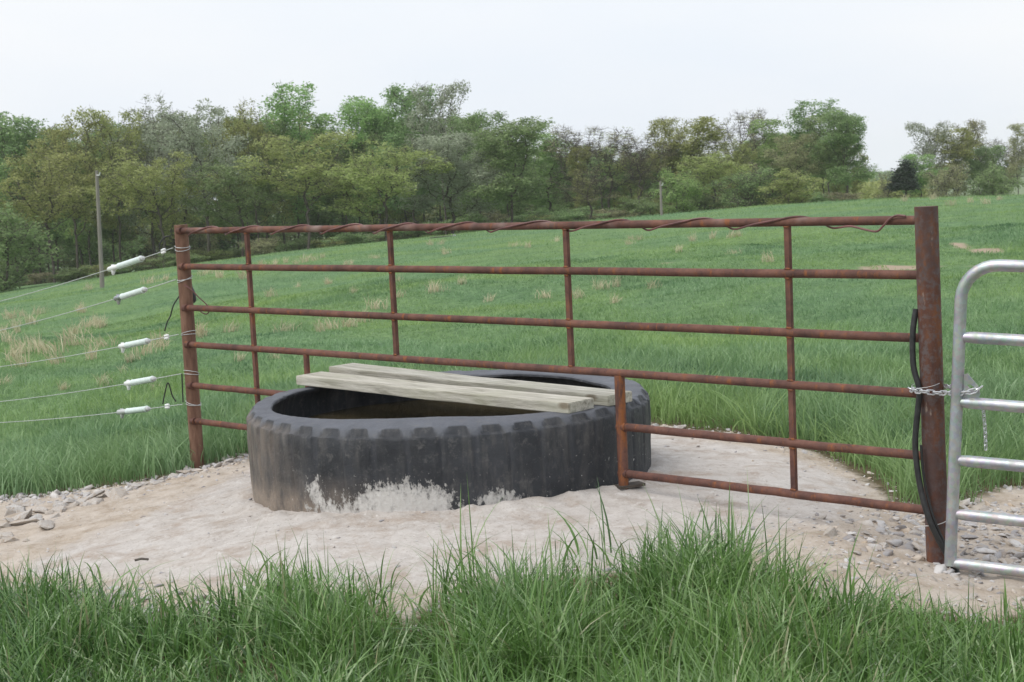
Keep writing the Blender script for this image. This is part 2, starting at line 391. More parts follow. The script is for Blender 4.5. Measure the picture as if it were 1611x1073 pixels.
def grass_mat(name, stops, patch, patch_amt, trans=.3, gloss=.42, spec=.5):
    M = MT(name); r = M.attr('rnd'); pos = M.n('NewGeometry').outputs['Position']
    c = M.ramp(r, stops)
    c = M.mix(M.math('MULTIPLY', M.ramp(M.noise(pos, .16, 5, .6), [(.42, 0), (.60, 1)]), patch_amt), c, patch)
    c = M.mix(M.math('MULTIPLY', M.ramp(M.noise(pos, .45, 5, .7), [(.50, 0), (.64, .7)]), 1.0 if patch_amt > .5 else .4), c, (.062, .15, .075))  # pasture patches: grass tones, contrast raised in colour to stand for slope shading
    m = M.leafy(c, trans, gloss); M.set(**{'Specular IOR Level': spec}); return m
MAT['grass_near'] = grass_mat('long_grass', [(0, (.035, .092, .022)), (.3, (.09, .195, .048)), (.65, (.185, .33, .09)), (.93, (.34, .48, .23)), (.965, (.40, .37, .23))], (.165, .285, .065), .45, .30, .32, .8)
MAT['grass_mid'] = grass_mat('pasture_grass', [(0, (.125, .235, .110)), (.4, (.195, .325, .155)), (.75, (.26, .405, .205)), (.97, (.33, .47, .27)), (1, (.46, .45, .30))], (.29, .42, .125), .85, .36, .45, .45)
MAT['straw'] = grass_mat('dry_straw', [(0, (.46, .41, .26)), (.5, (.60, .54, .37)), (1, (.72, .66, .49))], (.62, .57, .40), .3, .3, .6, .3)

def leaf_mat(name, dark, mid, light, trans=.45):
    M = MT(name); r = M.attr('rnd'); oi = M.n('ObjectInfo').outputs['Random']
    c = M.ramp(r, [(0, dark), (.5, mid), (1, light)])
    hs = M.n('HueSaturation', Hue=M.math('ADD', .485, M.math('MULTIPLY', oi, .03)), Saturation=.96, Value=M.math('ADD', .86, M.math('MULTIPLY', oi, .28)), Color=c)
    m = M.leafy(hs.outputs[0], trans, .55); M.set(**{'Specular IOR Level': .3}); return m
MAT['leaf_olive'] = leaf_mat('olive_bud_leaves', (.22, .26, .08), (.36, .405, .14), (.49, .53, .21))
MAT['leaf_bright'] = leaf_mat('bright_spring_leaves', (.19, .31, .09), (.29, .44, .145), (.39, .54, .22))
MAT['leaf_mid'] = leaf_mat('mid_green_leaves', (.16, .25, .09), (.25, .36, .145), (.35, .46, .21))
MAT['leaf_pale'] = leaf_mat('pale_grey_green_leaves', (.27, .31, .21), (.38, .43, .30), (.48, .53, .40))
MAT['leaf_brown'] = leaf_mat('brown_bud_leaves', (.24, .24, .12), (.36, .36, .19), (.47, .46, .27))
MAT['leaf_cedar'] = leaf_mat('cedar_needles', (.022, .038, .026), (.04, .062, .042), (.06, .085, .055), .15)
M = MT('grey_bark'); v = M.coords('Object', (1, 1, .3)); oi = M.n('ObjectInfo').outputs['Random']
c = M.ramp(M.noise(v, 6, 4, .6), [(.3, (.055, .045, .038)), (.7, (.125, .108, .095))])
c = M.mix(M.math('MULTIPLY', oi, .4), c, (.15, .135, .12))
MAT['bark'] = M.set(Base__Color=c, Roughness=.9, **{'Specular IOR Level': .2})
M = MT('weathered_pole'); v = M.coords('Object', (6, 6, .4)); c = M.ramp(M.noise(v, 3, 5), [(.3, (.17, .155, .14)), (.7, (.28, .255, .23))])
MAT['pole'] = M.set(Base__Color=c, Roughness=.9)
M = MT('dark_boards'); v = M.coords('Object', (1, 1, 6)); c = M.ramp(M.noise(v, 2, 4), [(.3, (.05, .042, .036)), (.7, (.10, .08, .065))])
MAT['dark_boards'] = M.set(Base__Color=c, Roughness=.8)

# ------------------------------------------------------------------ ground sheets
def grid(xs, ys, zf, name, m, kind='structure', attrs=None):
    X, Y = np.meshgrid(xs, ys); Z = zf(X, Y); n, k = X.shape
    V = np.stack([X, Y, Z], -1).reshape(-1, 3)
    I = np.arange(n * k).reshape(n, k)
    F = np.stack([I[:-1, :-1], I[:-1, 1:], I[1:, 1:], I[1:, :-1]], -1).reshape(-1, 4)
    A = {a: f(X, Y).ravel() for a, f in (attrs or {}).items()}
    o = put(name, mesh_np(name, V, F, True, A), m); o['kind'] = kind
    return o

xs = np.concatenate([-np.geomspace(760, 30, 50), np.arange(-29, 29.1, .45), np.geomspace(30, 760, 50)])
ys = np.concatenate([-np.geomspace(60, 6, 18), np.arange(-5, 40, .4), np.geomspace(40.4, 130, 110), np.geomspace(134, 960, 50)])
SCAR_PX = [(1370, 423, 1.2, .13), (1420, 421, .5, .12), (1500, 421, .35, .18), (1520, 386, .22, .35), (1545, 394, .35, .25), (1060, 413, .22, .12)]
SCARS = [(on_ground(a, b), w, h) for a, b, w, h in SCAR_PX]
def scar(x, y):
    s = np.zeros(np.shape(x))
    for p, w, h in SCARS: s = np.maximum(s, np.exp(-(((x - p[0]) / w) ** 2 + ((y - p[1]) / (h * 3.5)) ** 2)))
    return np.clip(s * 1.15 * sstep(.35, .65, fbm(x * 3, y * 1.5, 71, 3)), 0, 1)
field = grid(xs, ys, lambda x, y: terrain(x, y) - 0.06 * (poly_sd([(-6, 3.5), (6, 3.5), (6, 13), (-6, 13)], x, y) > 0) - .0, 'field', MAT['turf'],
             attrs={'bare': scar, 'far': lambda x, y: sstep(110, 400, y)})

def rough(x, y):
    b = sstep(-.1, .15, poly_sd(BARE, x, y))
    p = sstep(-.1, .3, poly_sd(PAD, x, y))
    n = (fbm(x * 3, y * 3, 21, 5) - .5) * (.030 - .020 * p) * b + (fbm(x * 16, y * 16, 5, 4) - .5) * (.032 - .014 * p) * b
    # spalled crust heaped against the foot of the tyre
    rr = np.hypot(x + .375, y - 8.53)
    n = n + b * np.exp(-((rr - 1.2) / .09) ** 2) * (fbm(x * 11, y * 11, 2, 5) - .32) * .075
    return terrain(x, y) + n
ground = grid(np.arange(-5.9, 5.95, .03), np.arange(3.6, 12.9, .03), rough, 'ground', MAT['pad'],
              attrs={'pad': lambda x, y: sstep(-.35, .35, poly_sd(PAD, x, y)), 'bare': lambda x, y: sstep(-.12, .22, poly_sd(BARE, x, y))})

# ------------------------------------------------------------------ grass
def blade_mesh(name, P, H, W, bend, ang, face, segs, rnd):
    n = len(P); t = np.linspace(0, 1, segs + 1)
    dirv = np.stack([np.cos(ang), np.sin(ang), np.zeros(n)], 1); side = np.stack([np.cos(face), np.sin(face), np.zeros(n)], 1)
    V = np.zeros((n, segs + 1, 2, 3))
    for k, tt in enumerate(t):
        up = H * (tt - bend * .38 * tt ** 2.4); out = H * bend * tt ** 1.9 * .95
        c = P + dirv * out[:, None]; c[:, 2] += up
        w = W * (1 - tt ** 2.2) * (.55 + .45 * min(1, tt * 4)) + W * .04
        V[:, k, 0] = c - side * w[:, None] * .5; V[:, k, 1] = c + side * w[:, None] * .5
    I = (np.arange(n)[:, None, None] * (segs + 1) + np.arange(segs + 1)[None, :, None]) * 2 + np.arange(2)
    F = np.stack([I[:, :-1, 0], I[:, :-1, 1], I[:, 1:, 1], I[:, 1:, 0]], -1).reshape(-1, 4)
    return mesh_np(name, V.reshape(-1, 3), F, True, {'rnd': np.repeat(rnd, (segs + 1) * 2)})

def ground_z(x, y): return np.where((np.abs(x) < 5.8) & (y > 3.7) & (y < 12.8), terrain(x, y), terrain(x, y) - .005)

# long grass in front of the pad
FH = (np.array([-200, 0, 150, 300, 400, 480, 560, 640, 690, 760, 900, 1050, 1150, 1230, 1310, 1400, 1500, 1611, 1800]),
      np.array([.20, .21, .20, .18, .20, .24, .21, .15, .26, .31, .30, .27, .27, .25, .22, .19, .18, .20, .2]))
N = 105000
gx = rng.uniform(-2.6, 2.9, N); gy = rng.uniform(3.7, 7.4, N)
sd = poly_sd(BARE, gx, gy) + (fbm(gx * 3.4, gy * 3.4, 31, 3) - .5) * .5
px = 805.5 + FPX * gx / gy
cl = fbm(gx * 3.2, gy * 3.2, 13, 3)
keep = (rng.random(N) < np.where(sd < 0, np.clip(.12 - sd * 2.6, 0, 1), .0) * (.15 + 1.05 * cl)) & (np.abs(px - 805) < 980)
front = gy < 7.0
keep &= front & (gy < 8.2)
stray = (sd > 0) & (sd < .22) & front & (rng.random(N) < .035)
keep |= stray & (np.abs(px - 805) < 980)
gx, gy, px, cl = gx[keep], gy[keep], px[keep], cl[keep]; n = len(gx)
H = np.interp(px, *FH) * rng.uniform(.45, 1.3, n) * (.30 + .62 * cl + .85 * vnoise(gx * 2.6 + 3, gy * 2.6, 91))
tall = rng.random(n) < .05; H = np.where(tall, H * 1.3, H)
tuft = vnoise(gx * 5, gy * 5, 77) * 6.28 * 2
bend = np.clip(rng.normal(.62, .34, n), .05, 1.35) * np.where(tall, .45, 1)
ang = np.where(rng.random(n) < .6, tuft + rng.normal(0, .7, n), rng.uniform(0, 6.28, n))
W = rng.uniform(.004, .0125, n)
P = np.stack([gx, gy, ground_z(gx, gy) - .015], 1)
rn = np.clip(rng.normal(.43, .27, n) + (cl - .5) * .6, 0, .94); rn = np.where(rng.random(n) < .015 + .05 * sstep(1120, 1220, px) * sstep(1420, 1330, px), 1.0, rn)
o = put('long_grass', blade_mesh('long_grass', P, H, W, bend, ang, rng.uniform(0, 3.14, n), 6, rn), MAT['grass_near'])
tag(o, 'long dark green grass growing across the front of the picture', 'grass', kind='stuff')

# pasture behind and beside the pad
def pasture(y0, y1, N, hfun, w0, w1, segs, bend_mu, edge=True, jit=.25):
    d = np.sqrt(rng.uniform(y0 * y0, y1 * y1, N)) if y1 < 40 else y0 * (y1 / y0) ** rng.random(N)
    x = d * rng.uniform(-.40, .40, N); y = d
    keep = np.ones(N, bool)
    if edge:
        sd = poly_sd(BARE, x, y) + (fbm(x * 4, y * 4, 31, 3) - .5) * .2
        keep &= rng.random(N) < np.clip(.35 - sd * 8, 0, 1) * (sd < 0.03)
        keep &= (y > 7.0)
        keep &= np.hypot(x + .375, y - 8.53) > 1.16
    keep &= rng.random(N) > scar(x, y) * 1.5
    x, y = x[keep], y[keep]; n = len(x)
    cl = fbm(x * 2.2, y * 2.2, 13, 3)
    H = hfun(x, y) * rng.uniform(.55, 1.3, n) * (.6 + .85 * cl)
    H = H * np.where(rng.random(n) < .5, .7, 1.1)
    W = np.interp(y, [y0, y1], [w0, w1]) * rng.uniform(.6, 1.4, n)
    tuft = vnoise(x * 3, y * 3, 55) * 12
    ang = np.where(rng.random(n) < .55, tuft + rng.normal(0, .7, n), rng.uniform(0, 6.28, n))
    bend = np.clip(rng.normal(bend_mu, .28, n), .05, 1.2)
    rn = np.clip(rng.normal(.45, .2, n) + (cl - .5) * .5 + (fbm(x * .3, y * .3, 5, 3) - .5) * .5, 0, .96)
    P = np.stack([x, y, ground_z(x, y) - .01], 1)
    return blade_mesh('pasture_grass', P, H, W, bend, ang, rng.uniform(0, 3.14, n), segs, rn)

def hnear(x, y):
    e = -poly_sd(BARE, x, y)
    return .15 + .14 * np.exp(-np.maximum(e, 0) / 1.3) * (y < 16)
o = put('verge_grass', pasture(7.0, 15.0, 120000, hnear, .007, .009, 4, .55), MAT['grass_mid'])
tag(o, 'tall tufted grass growing close behind the tyre trough and pipe fence', 'grass', kind='stuff')
o = put('pasture_grass', pasture(15.0, 34.0, 210000, lambda x, y: .065 + .075 * sstep(22, 15, y) + .05 * sstep(.5, .75, fbm(x / 2.6, y / 4, 41, 3)), .008, .016, 2, .7, False), MAT['grass_mid'])
tag(o, 'short green pasture grass on the near slope of the hillside', 'grass', kind='stuff')
o = put('hillside_grass', pasture(34.0, 100.0, 150000, lambda x, y: .05 + .0007 * y + .05 * sstep(.5, .75, fbm(x / 4, y / 6, 41, 3)), .02, .05, 1, .6, False), MAT['grass_mid'])
tag(o, 'short green pasture grass on the far slope below the trees', 'grass', kind='stuff')

# dry straw tufts dotted over the hillside
TUFT_PX = [(17, 502), (36, 497), (65, 494), (126, 490), (46, 511), (5, 523), (22, 518), (146, 513), (159, 516), (121, 526), (59, 549), (36, 557), (74, 556), (24, 568), (88, 573),
           (34, 577), (117, 544), (159, 547), (146, 566), (210, 568), (203, 571), (195, 587), (234, 557), (253, 547), (9, 604), (100, 613), (165, 606), (241, 613), (314, 530), (364, 523),
           (379, 568), (140, 457), (238, 446), (262, 441), (469, 452), (518, 447), (426, 467), (449, 523), (503, 523), (518, 519), (549, 515), (570, 506), (592, 487), (317, 529), (432, 564),
           (346, 437), (701, 400), (589, 407), (544, 417), (515, 447), (626, 447), (680, 460), (690, 459), (727, 447), (627, 469), (557, 462), (768, 476), (810, 388), (831, 390), (876, 380),
           (992, 377), (911, 469), (946, 456), (970, 451), (856, 469), (968, 477), (991, 385), (1005, 378), (1122, 376), (1151, 374), (1161, 372), (1067, 397), (1155, 401), (1208, 413),
           (1028, 454), (1089, 380), (1469, 314), (1496, 323), (1526, 319), (1551, 321), (1572, 315), (1422, 317), (324, 433), (381, 439), (433, 416), (450, 414), (478, 413), (493, 410), (508, 406),
           (552, 416), (677, 386), (694, 385), (140, 516), (152, 510), (66, 553), (130, 492), (10, 540), (48, 545), (27, 524), (412, 418), (466, 416)]
tuft_me = []
for k in range(5):
    n = 44; P = np.zeros((n, 3)); P[:, :2] = rng.normal(0, .045 + .02 * (k % 3), (n, 2))
    tuft_me.append(blade_mesh('dry_grass_tuft', P, rng.uniform(.12, .32, n), rng.uniform(.007, .013, n), np.clip(rng.normal(.45, .25, n), 0, 1.1),
                              rng.uniform(0, 6.28, n) * .6 + k, rng.uniform(0, 3.14, n), 3, rng.random(n)))
    tuft_me[-1].materials.append(MAT['straw'])
for k, (a, b) in enumerate(TUFT_PX):
    p = on_ground(a, b, 86); o = bpy.data.objects.new('dry_grass_tuft', tuft_me[k % 5]); COL.objects.link(o)
    s = rng.uniform(.75, 1.3) * (.62 if p[1] < 20 else 1) * (.8 if a > 420 else 1) * min(1.7, .75 + p[1] / 90); o.location = p - np.array([0, 0, .02]); o.scale = (s * rng.uniform(.9, 1.5), s, s); o.rotation_euler = (0, 0, rng.uniform(0, 6.28))
    tag(o, 'tuft of dry straw coloured grass standing in the green hillside pasture', 'grass tuft', 'dry grass tufts on the hillside')

# ------------------------------------------------------------------ tyre trough
TC = np.array([-.375, 8.53, 0.0])
tyre_root = thing('tyre_water_trough', TC, 'huge black tyre laid flat as a water trough, lime stains on its side', 'water trough')
NL, SP = 41, 16; NT = NL * SP
al = np.arange(NT) * 2 * math.pi / NT
frac = (al * NL / (2 * math.pi)) % 1.0
lugj = hash2(np.floor(al * NL / (2 * math.pi)), 0 * al, 4)
def lugm(hw): return 1 - sstep(hw - .035, hw + .035, np.abs(frac - .5 + .05 * (lugj - .5)))
rows = []   # (lug r, lug z, groove r, groove z, half width)
def R_(a, b, c=None, d=None, hw=.4): rows.append((a, b, a if c is None else c, b if d is None else d, hw))
R_(.97, .05); R_(.985, .30); R_(.975, .43); R_(.945, .478); R_(.925, .490); R_(.926, .503); R_(.94, .510); R_(.975, .511); R_(1.02, .514); R_(1.055, .518)
R_(1.080, .520, 1.082, .517, .26); R_(1.090, .520, 1.096, .514, .27); R_(1.096, .515, 1.106, .508, .29); R_(1.112, .484, 1.120, .491, .37); R_(1.132, .476, 1.127, .479, .40)
R_(1.137, .466, 1.125, .463, .41); R_(1.138, .41, 1.126, .41, .43); R_(1.138, .35, 1.128, .35, .44); R_(1.137, .29, 1.131, .29, .45); R_(1.135, .22, 1.130, .22, .46)
R_(1.134, .16, 1.130, .16, .46); R_(1.132, .10, 1.129, .10, .46); R_(1.128, .04, 1.127, .04, .46); R_(1.12, -.02); R_(1.11, -.10)
NR = len(rows); V = np.zeros((NR, NT, 3)); UV = np.zeros((NR, NT, 2)); top = np.zeros((NR, NT)); soil = np.zeros((NR, NT)); lime = np.zeros((NR, NT)); fleck = np.zeros((NR, NT))
front_up = np.maximum(0, np.cos(al + .33)) ** 2 * .045 + np.maximum(0, np.cos(al + 2.2)) ** 3 * .022
wob = (vnoise(al * 3, al * 0, 8) - .5) * .012
aw = (al + math.pi) % (2 * math.pi) - math.pi
for i, (lr, lz, gr, gz, hw) in enumerate(rows):
    m0 = lugm(hw)
    m = lugm(hw) * (.85 + .15 * lugj) if 10 <= i <= 22 else np.zeros(NT)
    r = gr + (lr - gr) * m; z = gz + (lz - gz) * m
    if i <= 9: r = r + (1.068 - r) * (.46 * np.maximum(0, -np.sin(aw)) ** 1.5 + .12 * np.maximum(0, np.cos(aw)))
    r = r + (hash2(np.arange(NT) // 3, 0 * al + i, 2) - .5) * .004
    lip = sstep(.38, .50, z)
    z = z + front_up * lip * sstep(1.13, .93, r) + wob * lip
    if i > 12: z = z + 0 * al
    V[i] = np.stack([r * np.sin(aw), -r * np.cos(aw), z], 1)
    UV[i] = np.stack([aw * 1.13, np.full(NT, z.mean())], 1)
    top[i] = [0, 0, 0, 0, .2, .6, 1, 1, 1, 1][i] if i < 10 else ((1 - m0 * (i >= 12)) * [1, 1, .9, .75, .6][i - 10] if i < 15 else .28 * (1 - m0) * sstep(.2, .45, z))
    zz = np.full(NT, lz)
    gl = .1 + .0 * aw
    soil[i] = (1 - sstep(.05, .30, zz)) * (1 - sstep(-.55, -.1, aw)) * (i > 12) + .45 * (1 - sstep(.04, .2, zz)) * (1 - sstep(-.1, .1, aw)) * (i > 12)
    soil[i] = np.maximum(soil[i], .55 * (1 - sstep(-1.1, -.6, aw)) * (i > 12) * (aw < 0))
    b = lambda a0, wa, z0, wz, amp: amp * np.exp(-np.abs((aw - a0) / wa) ** 2.2) * np.exp(-np.abs((zz - z0) / wz) ** 2.2)
    lime[i] = (i > 12) * np.maximum.reduce([b(-.20, .27, .13, .14, 1.12), b(-.03, .10, .15, .09, 1.0), b(-.62, .08, .18, .11, .72), b(.24, .13, .13, .07, .9), b(-.38, .12, .10, .06, .55), b(.55, .30, .07, .045, .6), b(-.75, .12, .3, .1, .30), b(-.1, 1.0, .07, .05, .64), b(.85, .25, .06, .04, .55), b(-.50, .22, .09, .08, .85)])
    fleck[i] = (i > 12) * (.25 + .75 * sstep(.2, .8, aw)) * sstep(.5, .1, zz)
V = V.reshape(-1, 3)
I = np.arange(NR * NT).reshape(NR, NT); J = np.roll(I, -1, 1)
F = np.stack([I[:-1], J[:-1], J[1:], I[1:]], -1).reshape(-1, 4)
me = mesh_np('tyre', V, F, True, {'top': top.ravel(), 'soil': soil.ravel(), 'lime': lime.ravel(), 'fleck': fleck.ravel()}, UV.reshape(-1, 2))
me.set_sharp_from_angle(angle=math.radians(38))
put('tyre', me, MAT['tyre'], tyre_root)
mb = MB(); a = np.arange(64) * 2 * math.pi / 64
mb.add(np.concatenate([[[0, 0, .36]], np.stack([.975 * np.cos(a), .975 * np.sin(a), 0 * a + .36], 1)]) + TC, [(0, 1 + k, 1 + (k + 1) % 64) for k in range(64)])
mb.build('water', MAT['water'], tyre_root)
ov = at_depth(691, 662, 7.82)
mb = MB(); mb.tube([[ov[0], ov[1], .2], [ov[0], ov[1], .47]], .016, 12); mb.tube([[ov[0], ov[1], .45], [ov[0], ov[1], .485]], .023, 12)
mb.build('overflow_pipe', MAT['hose'], tyre_root)

# planks across the tyre
def plank(p0, p1, width, thick, label):
    p0 = np.array(p0, float); p1 = np.array(p1, float); L_ = np.linalg.norm(p1 - p0)
    bm = bmesh.new(); bmesh.ops.create_cube(bm, size=1.0)
    for v in bm.verts: v.co = Vector((v.co.x * L_, v.co.y * width, v.co.z * thick))
    bmesh.ops.bisect_plane
    long = [e for e in bm.edges if abs((e.verts[0].co - e.verts[1].co).x) > .5]
    bmesh.ops.subdivide_edges(bm, edges=long, cuts=24)
    for v in bm.verts:
        k = v.co.x * 3.1
        v.co.y += (vnoise(k, 2.0 + (v.co.y > 0) * 9, 4) - .5) * .006; v.co.z += (vnoise(k, 5.0, 6) - .5) * .006 - .004 * (1 - (2 * v.co.x / L_) ** 2)
    bmesh.ops.bevel(bm, geom=[e for e in bm.edges if len(e.link_faces) == 2 and e.calc_face_angle(0) > 1], offset=.004, segments=2, affect='EDGES')
    me = bpy.data.meshes.new('plank'); bm.to_mesh(me); bm.free()
    o = put('plank', me, MAT['timber'])
    x = Vector(p1 - p0).normalized(); y = Vector((0, 0, 1)).cross(x).normalized(); z = x.cross(y)
    o.matrix_world = Matrix.Translation(Vector((p0 + p1) / 2) - z * thick / 2) @ Matrix((x, y, z)).transposed().to_4x4()
    return tag(o, label, 'plank', 'planks laid across the tyre')
plank((-1.251, 9.22, .593), (.344, 7.74, .574), .205, .056, 'pale wooden plank lying across the tyre trough, nearer the camera')
plank((-1.096, 9.595, .592), (.558, 7.925, .573), .195, .056, 'pale wooden plank lying across the tyre trough, passing behind the rusty ground post')

# ------------------------------------------------------------------ rusty pipe fence
A = np.array([-2.1586, 10.1155, 0]); B = np.array([1.7716, 6.6, 0]); AB = B - A; LEN = np.linalg.norm(AB); D = AB / LEN; Nn = np.array([-D[1], D[0], 0])   # Nn points away from the camera
if Nn[1] < 0: Nn = -Nn
ZR = [1.4734, 1.2351, .9591, .7124, .4348, .1921]
fence = thing('pipe_fence', (A + B) / 2, 'rusty brown welded pipe fence panel with six rails, crossing over the tyre trough', 'fence')
def along(t, z=0, off=0): return A + AB * t + Nn * off + np.array([0, 0, z])
def wavy(p, q, amp=.003, n=14):
    s = np.linspace(0, 1, n)[:, None]; P = p + (q - p) * s
    P[1:-1, 2] += (rng.random(n - 2) - .5) * amp; return P
pl = along(-.03 / LEN, 0, .018); pr = along(1 + .055 / LEN, 0, .0)
mb = MB(); mb.tube([pl + [0, 0, -.35], pl + [0, 0, .5], pl + [0, 0, 1.512]], [.046, .046, .046], 20); mb.build('post', MAT['rust_left'], fence)
mb = MB()
mb.tube([pr + D * .038 + [0, 0, -.35], pr + D * .018 + [0, 0, .5], pr + [0, 0, 1.532]], .050, 24, caps=False)
mb.tube([pr + [0, 0, 1.532], pr + [0, 0, 1.2]], .0455, 24, caps=True)
a = np.arange(24) * 2 * math.pi / 24
ring = lambda r, z: np.stack([np.cos(a) * r, np.sin(a) * r, 0 * a + z], 1) + pr
mb.add(np.concatenate([ring(.050, 1.532), ring(.0455, 1.532)]), [(k, (k + 1) % 24, 24 + (k + 1) % 24, 24 + k) for k in range(24)])
mb.build('post', MAT['rust_post'], fence)['label'] = 'thicker mottled rusty end post'
RR = .0205
tm = .687; tl = .2245
for k, z in enumerate(ZR):
    spans = [(0, 1)] if k < 4 else [(0, None), (tm, 1)]
    for s, e in spans:
        if e is None:   # the short left stub ends at the ground post behind the tyre
            e = tl
        off = 0
        mb = MB(); mb.tube(wavy(along(s, z), along(e + (.045 / LEN if e == 1 else 0), z)), RR, 14)
        if s == 0: mb.tube([along(-.004, z, -.012), along(.003, z, -.012)], RR + .004, 12)
        if s == tm: mb.tube([along(tm - .004, z, 0), along(tm + .006, z, 0)], RR + .005, 12)
        o = mb.build('rail', MAT['rust_top'] if k == 0 else MAT['rust'], fence)
        if k == 0: o['label'] = 'top rail with pale worn patches'
for t, zb in ((.1282, ZR[5]), (.3763, ZR[3]), (.6267, ZR[3]), (.8788, ZR[5])):
    # flat-sided upright between each pair of rails, welded behind the rails
    mb = MB(); Mx = np.eye(4); Mx[:3, 0] = D; Mx[:3, 1] = Nn; Mx[:3, 3] = along(t, 0, .004)
    mb.box((-.0125, -.0125, zb + .005), (.0125, .0125, ZR[0] - .003), Mx); up_ = mb.build('upright', MAT['rust'], fence)
    for zr in ZR:
        if zr < zb - .01: continue
        for dz in ([-1] if zr == ZR[0] else [1] if zr == zb else [-1, 1]):
            c_ = along(t, zr + dz * (RR + .0015), -.008); w_ = rng.uniform(.014, .019); mb = MB()
            mb.tube([c_ - D * w_, c_ - D * w_ * .5 + [0, 0, .001], c_ + D * w_ * .4 - [0, 0, .001], c_ + D * w_], [.002, .0055, .0065, .002], 8)
            mb.build('weld_bead', MAT['weld'], up_)
for t, zb, r in ((tl, -.25, .019), (tm, .02, .027)):
    mb = MB(); mb.tube([along(t, zb, .0), along(t, .4, .0), along(t, ZR[3] - .01, 0)], r, 16)
    g = mb.build('ground_post', MAT['rust_ground'], fence)
    if t == tm:
        p = along(t, float(rough(*along(t)[:2])) + .004, 0)
        mb = MB(); Mx = np.eye(4); Mx[:3, 0] = (math.cos(.45), math.sin(.45), 0); Mx[:3, 1] = (-math.sin(.45), math.cos(.45), .0); Mx[:3, 2] = (0, 0, 1); Mx[:3, 3] = p
        mb.box((-.04, -.035, -.012), (.11, .035, .002), Mx); mb.build('base_plate', MAT['dark_boards'], g)

# red-brown cable wound round the top rail
sN = 620; s = np.linspace(.05, LEN - .30, sN)
ph = np.interp(s / LEN, [-.055, .02, .0955, .183, .2724, .3604, .444, .535, .643, .7365, .833, .935], np.arange(12) * 2 * math.pi - 1.45)
ph = ph - .5 * np.sin(ph)
rho = RR + .004 + .006 * np.maximum(0, -np.sin(ph))
cab = np.array([A + D * q for q in s]); cab = cab + np.outer(-np.cos(ph) * rho, Nn) + np.outer(np.sin(ph) * rho, [0, 0, 1]); cab[:, 2] += ZR[0]
endpx = [(1338, 356), (1360, 361), (1379, 364), (1389, 356), (1399, 345), (1411, 339), (1425, 340)]
endp = [at_depth(a_, b_, float(np.interp(a_, [1330, 1440], [6.80, 6.60])) - .025) for a_, b_ in endpx]
last = cab[np.argmin(np.abs(805.5 + FPX * cab[:, 0] / cab[:, 1] - 1336))]
cab = cab[805.5 + FPX * cab[:, 0] / cab[:, 1] < 1322]
mb = MB(); mb.tube(np.concatenate([cab, smooth_path(np.array([cab[-1]] + endp), 6)[4:]]), .0049, 8)
tag(mb.build('wound_cable', MAT['redcable'], origin=A + [0, 0, ZR[0]]), 'reddish brown cable wound in a spiral round the top rail of the pipe fence', 'cable')

# ------------------------------------------------------------------ right post: hose, ties, chain
hose_px = [(1441, 486), (1436, 525), (1437, 575), (1446, 612), (1444, 645), (1440, 690), (1442, 728), (1449, 772), (1460, 812), (1473, 842), (1488, 870), (1503, 897), (1512, 912)]
hose_y = [6.57, 6.56, 6.55, 6.53, 6.53, 6.53, 6.52, 6.50, 6.47, 6.455, 6.44, 6.41, 6.38]
mb = MB(); mb.tube(smooth_path([at_depth(a_, b_, d_) for (a_, b_), d_ in zip(hose_px, hose_y)]), .0130, 14)
tag(mb.build('water_hose', MAT['hose'], origin=pr), 'black plastic hose bowed down the left side of the thick rusty post into the ground', 'hose')
h2 = [(1449, 700, 6.515), (1452, 740, 6.505), (1459, 780, 6.49), (1470, 818, 6.465), (1484, 850, 6.45), (1500, 882, 6.42), (1512, 908, 6.40)]
mb = MB(); mb.tube(smooth_path([at_depth(*q) for q in h2]), .006, 8)
tag(mb.build('black_cable', MAT['cable'], origin=pr), 'thin black cable running beside the black hose at the foot of the thick post', 'cable')

def wrap(name, c, r, z, tilt, rad, label, turns=1.0, start=0, m='wire', tail=None, cat='wire'):
    t = np.linspace(start, start + turns * 2 * math.pi, int(28 * turns))
    P = np.stack([c[0] + np.cos(t) * r, c[1] + np.sin(t) * r, z + tilt * np.sin(t + 1) + (t - start) * .004], 1)
    if tail is not None: P = np.concatenate([P, tail])
    mb = MB(); mb.tube(P, rad, 6); return tag(mb.build(name, MAT[m], origin=(c[0], c[1], z)), label, cat)
wrap('tie_wire', pr + np.array([-.008, 0, 0]), .066, .745, .012, .0012, 'thin wire tied round the thick rusty post and hose just above the chain')
wrap('tie_wire', pr + np.array([0, -.012, 0]), .072, .135, .01, .0018, 'thin wire tied round the foot of the thick rusty post and the hose', 1.6)

def link_mesh(L_=.040, w=.022, r=.0032):
    t = np.linspace(0, 2 * math.pi, 24, endpoint=False); st = (L_ - w) / 2
    P = np.stack([np.cos(t) * w / 2 + np.sign(np.cos(t)) * st, np.sin(t) * w / 2, 0 * t], 1)
    mb = MB(); seg = 8; V = []; n = len(P)
    for i in range(n):
        T = P[(i + 1) % n] - P[i - 1]; T /= np.linalg.norm(T); nn = np.cross(T, [0, 0, 1]); a_ = np.arange(seg) * 2 * math.pi / seg
        V.append(P[i] + r * (np.cos(a_)[:, None] * nn + np.sin(a_)[:, None] * np.array([0, 0, 1])))
    mb.add(np.concatenate(V), [(i * seg + j, i * seg + (j + 1) % seg, ((i + 1) % n) * seg + (j + 1) % seg, ((i + 1) % n) * seg + j) for i in range(n) for j in range(seg)])
    o = mb.build('link', MAT['chain']); me = o.data; bpy.data.objects.remove(o); return me
